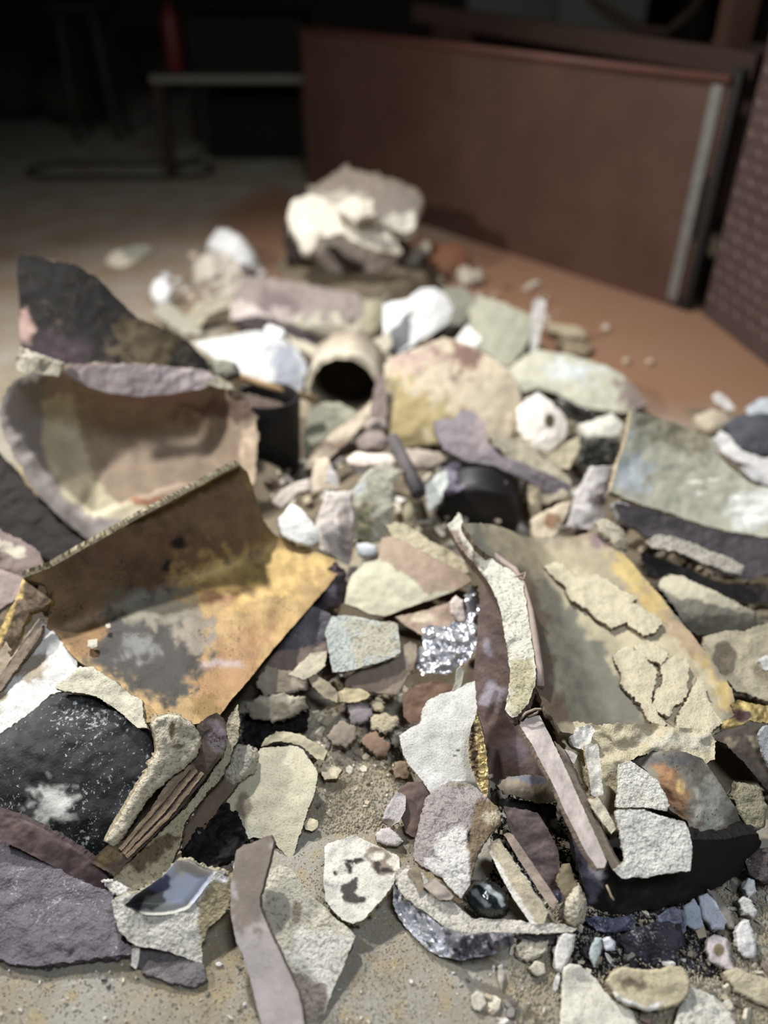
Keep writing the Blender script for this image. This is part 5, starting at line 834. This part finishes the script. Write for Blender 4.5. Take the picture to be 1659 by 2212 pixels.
for ol in OUTL:
    x0, y0 = np.maximum(np.floor(ol.min(0)/MS).astype(int), 0); x1, y1 = np.minimum(np.ceil(ol.max(0)/MS).astype(int), (MW-1, MHT-1))
    if x1 < x0 or y1 < y0: continue
    qx, qy = np.meshgrid(np.arange(x0, x1+1), np.arange(y0, y1+1)); qq = np.stack([qx.ravel(), qy.ravel()], 1)*float(MS)
    ins = sdpoly(qq, ol) > 1.5; COVER[qy.ravel()[ins], qx.ravel()[ins]] = True
def covered(px, py): return COVER[min(int(py/MS), MHT-1), min(int(px/MS), MW-1)] if 0 <= px < 1659 and 0 <= py < 2212 else False
MARKS = [(270,960,'open bowl'),(250,690,'black mould wall'),(430,1300,'gold-lined shard'),(150,1650,'black slab'),(110,1950,'purple-grey slag slab'),(370,1960,'white cup fragment'),(570,2050,'leaf-like shard'),
 (670,2050,'gritty white slab'),(600,1720,'largest cream slab'),(780,1900,'six-sided white chip'),(950,1590,'off-white slab'),(990,1800,'curved mauve-and-white piece'),(1000,2030,'foil-backed ring'),(1130,1910,'white-sided plank'),
 (1220,1720,'silvery slat'),(1410,1820,'white plaster slabs'),(1450,1920,'black cylinder'),(1350,1350,'dusty gold-edged shard'),(1110,1350,'cream ridge'),(950,1380,'plastic film'),(785,1390,'blue-grey square shard'),(880,1240,'large folded shard'),
 (1030,1100,'black crucible'),(980,850,'domed shard'),(745,840,'open tube'),(540,790,'round grey-white shard'),(640,660,'half-round mauve piece'),(900,690,'bright white shard'),(1240,820,'wavy olive shard'),(1490,1020,'big concave slab'),
 (1520,1200,'dark layered slab'),(1520,1310,'grey cylinder piece'),(1590,1440,'sandy stained slab'),(600,1000,'black cup'),(720,1140,'tall pink-white block'),(1175,910,'bright holed shard'),(1300,2170,'large cream-white flat shard'),(1400,2130,'cupped cream shard'),
 (1400,2040,'purple-black clump'),(1540,1970,'bluish chips'),(610,1480,'thick tan lump'),(770,1540,'purple-grey pebble'),(770,1660,'middle of the dusty strip'),(300,2170,'front floor edge'),(900,2150,'floor patch under the foil ring')]
CHIPS = []
def scatter(region, n, smin, smax, weights, where, seed, name='mould_chip'):
    rnd_ = random.Random(seed); xs_ = [p[0] for p in region]; ys_ = [p[1] for p in region]; k = 0; tries = 0
    while k < n and tries < n*60:
        tries += 1
        px, py = rnd_.uniform(min(xs_), max(xs_)), rnd_.uniform(min(ys_), max(ys_))
        if covered(px, py) or sdpoly(np.array([[px, py]]), region)[0] < 0: continue
        r = rays([(px, py)])[0]; hit = None
        for s_ in range(60):
            z = .2-s_*.2/59
            p = nC0+r*((z-CAMH)/r[2])
            if p[2] <= heap_z(p[0], p[1])+.0005: hit = p; break
        if hit is None: hit = np.array(at(px, py, 0))
        kind = rnd_.choices([q[0] for q in KINDS], tuple(weights)+(0,)*(6-len(weights)))[0]
        s = smin*(smax/smin)**(rnd_.random()**1.6)
        o = bpy.data.objects.new(name, rnd_.choice(PROTO[kind])); COL.objects.link(o)
        o.scale = (s, s, s); o.location = (hit[0], hit[1], hit[2]+s*.22)
        o.rotation_euler = (rnd_.gauss(0, .5), rnd_.gauss(0, .5), rnd_.uniform(0, 6.28)); k += 1
        m_ = min(MARKS, key=lambda q: (q[0]-px)**2+(q[1]-py)**2); dx, dy = px-m_[0], py-m_[1]
        side_ = ('right of' if dx > 0 else 'left of') if abs(dx) > abs(dy) else ('in front of' if dy > 0 else 'behind')
        if 'middle' in m_[2] or 'floor' in m_[2]: side_ = 'at'
        CHIPS.append((o, kind, name.split('_')[1], side_, m_[2], s))
def label_chips():
    G = {}
    for c in CHIPS: G.setdefault(c[1:5], []).append(c)
    RK = {1: [''], 2: ['larger ', 'smaller '], 3: ['largest ', 'middle-sized ', 'smallest ']}
    for (kind, what, side_, mk), L in G.items():
        L.sort(key=lambda c: -c[5]); rk = RK.get(len(L))
        for i, c in enumerate(L):
            tag(c[0], f"{rk[i] if rk else ''}small {kind} mould {what} {side_} the {mk}" if rk else f"one of the small {kind} mould {what}s {side_} the {mk}", what, f"{kind} {what}s {side_} the {mk}")
scatter([(560,1000),(1250,980),(1250,1200),(1000,1180),(700,1330),(580,1100)], 70, .007, .024, (5, 4, 3, 2, 1), 'in the gaps at the middle of the heap', 1)
scatter([(540,1400),(900,1400),(880,1700),(560,1620)], 55, .004, .012, (3, 1, 5, 4, 3), 'in the sandy hollow between the two big bronze-lined shards', 2)
scatter([(640,1600),(860,1600),(900,1780),(700,1800),(640,1720)], 60, .0015, .005, (3, 1, 5, 2, 1), 'on the dusty floor strip below the sandy hollow', 3, name='mould_crumb')
scatter([(1050,1980),(1659,1880),(1659,2212),(1050,2212)], 50, .004, .010, (3, 4, 2, 2, 3), 'on the floor in front of the black cylinder', 4)
scatter([(560,620),(1150,600),(1380,900),(1100,900),(640,900)], 40, .008, .022, (4, 2, 4, 2, 1), 'between the larger shards at the back', 5)
scatter([(560,1000),(1000,1000),(1000,1180),(700,1250)], 25, .010, .022, (5, 4, 3, 2, 1), 'mid', 15)
scatter([(380,1650),(560,1650),(560,1900),(400,1850)], 16, .005, .012, (2, 1, 3, 3, 3), 'in the dark gap beside the plaster-edged shard', 6)
scatter([(1380,1180),(1659,1250),(1659,1600),(1560,1560)], 24, .006, .014, (3, 1, 3, 3, 2), 'under the slabs at the right edge', 7)
scatter([(0,2080),(1200,2080),(1200,2212),(0,2212)], 60, .0015, .004, (3, 3, 2, 1, 1), 'on the bare floor at the front', 8, name='mould_crumb')
scatter([(1040,1640),(1250,1640),(1260,2000),(1100,2000)], 24, .004, .010, (2, 1, 3, 4, 3), 'in the dark hollow around the narrow slats', 9)
scatter([(1250,1965),(1500,1960),(1500,2110),(1270,2110)], 34, .003, .008, (1, 2, 0, 1, 2, 8), 'soot', 16)
label_chips()
# grit
V = []; F = []; g = random.Random(3)
def grit(region, n, smin, smax):
    xs_ = [p[0] for p in region]; ys_ = [p[1] for p in region]; k = 0
    while k < n:
        px, py = g.uniform(min(xs_), max(xs_)), g.uniform(min(ys_), max(ys_))
        if covered(px, py): continue
        k += 1; r = rays([(px, py)])[0]; hit = None
        for s_ in range(40):
            z = .16-s_*.16/39; p = nC0+r*((z-CAMH)/r[2])
            if p[2] <= heap_z(p[0], p[1])+.0005: hit = p; break
        if hit is None: hit = np.array(at(px, py, 0))
        s = g.uniform(smin, smax); b0 = len(V)
        for q in ((1, 0, 0), (-.5, .9, 0), (-.5, -.9, 0), (0, 0, 1.)):
            V.append((hit[0]+q[0]*s*g.uniform(.6, 1.2), hit[1]+q[1]*s*g.uniform(.6, 1.2), hit[2]-.0003+q[2]*s))
        F.extend([(b0, b0+1, b0+3), (b0+1, b0+2, b0+3), (b0+2, b0, b0+3), (b0, b0+2, b0+1)])
grit([(540,1430),(900,1430),(900,1800),(640,1800),(560,1620)], 2600, .0006, .0022)
grit([(0,1900),(1659,1900),(1659,2212),(0,2212)], 2200, .0004, .0013)
grit([(600,1800),(900,1700),(900,2212),(700,2212)], 700, .0004, .0012)
grit([(1100,1900),(1659,1900),(1659,2212),(1100,2212)], 1500, .0008, .0028)
tag(mesh_obj('grit', V, F, [SAND], smooth=False, tint=lin((196, 184, 152)), origin=(0, .5, 0)), 'fine tan grit and crumbs sprinkled over the floor and hollows', 'grit', kind='stuff')
V = []; F = []
grit([(1240,1960),(1300,1975),(1500,1940),(1560,1960),(1520,2080),(1420,2110),(1290,2110),(1230,2040)], 1600, .0008, .003)
tag(mesh_obj('black_grit', V, F, [SLAG], smooth=False, tint=lin((40, 38, 46)), origin=(0, .4, 0)), 'black sooty grit spilled on the floor under the black cylinder', 'grit', kind='stuff')
V = []; F = []
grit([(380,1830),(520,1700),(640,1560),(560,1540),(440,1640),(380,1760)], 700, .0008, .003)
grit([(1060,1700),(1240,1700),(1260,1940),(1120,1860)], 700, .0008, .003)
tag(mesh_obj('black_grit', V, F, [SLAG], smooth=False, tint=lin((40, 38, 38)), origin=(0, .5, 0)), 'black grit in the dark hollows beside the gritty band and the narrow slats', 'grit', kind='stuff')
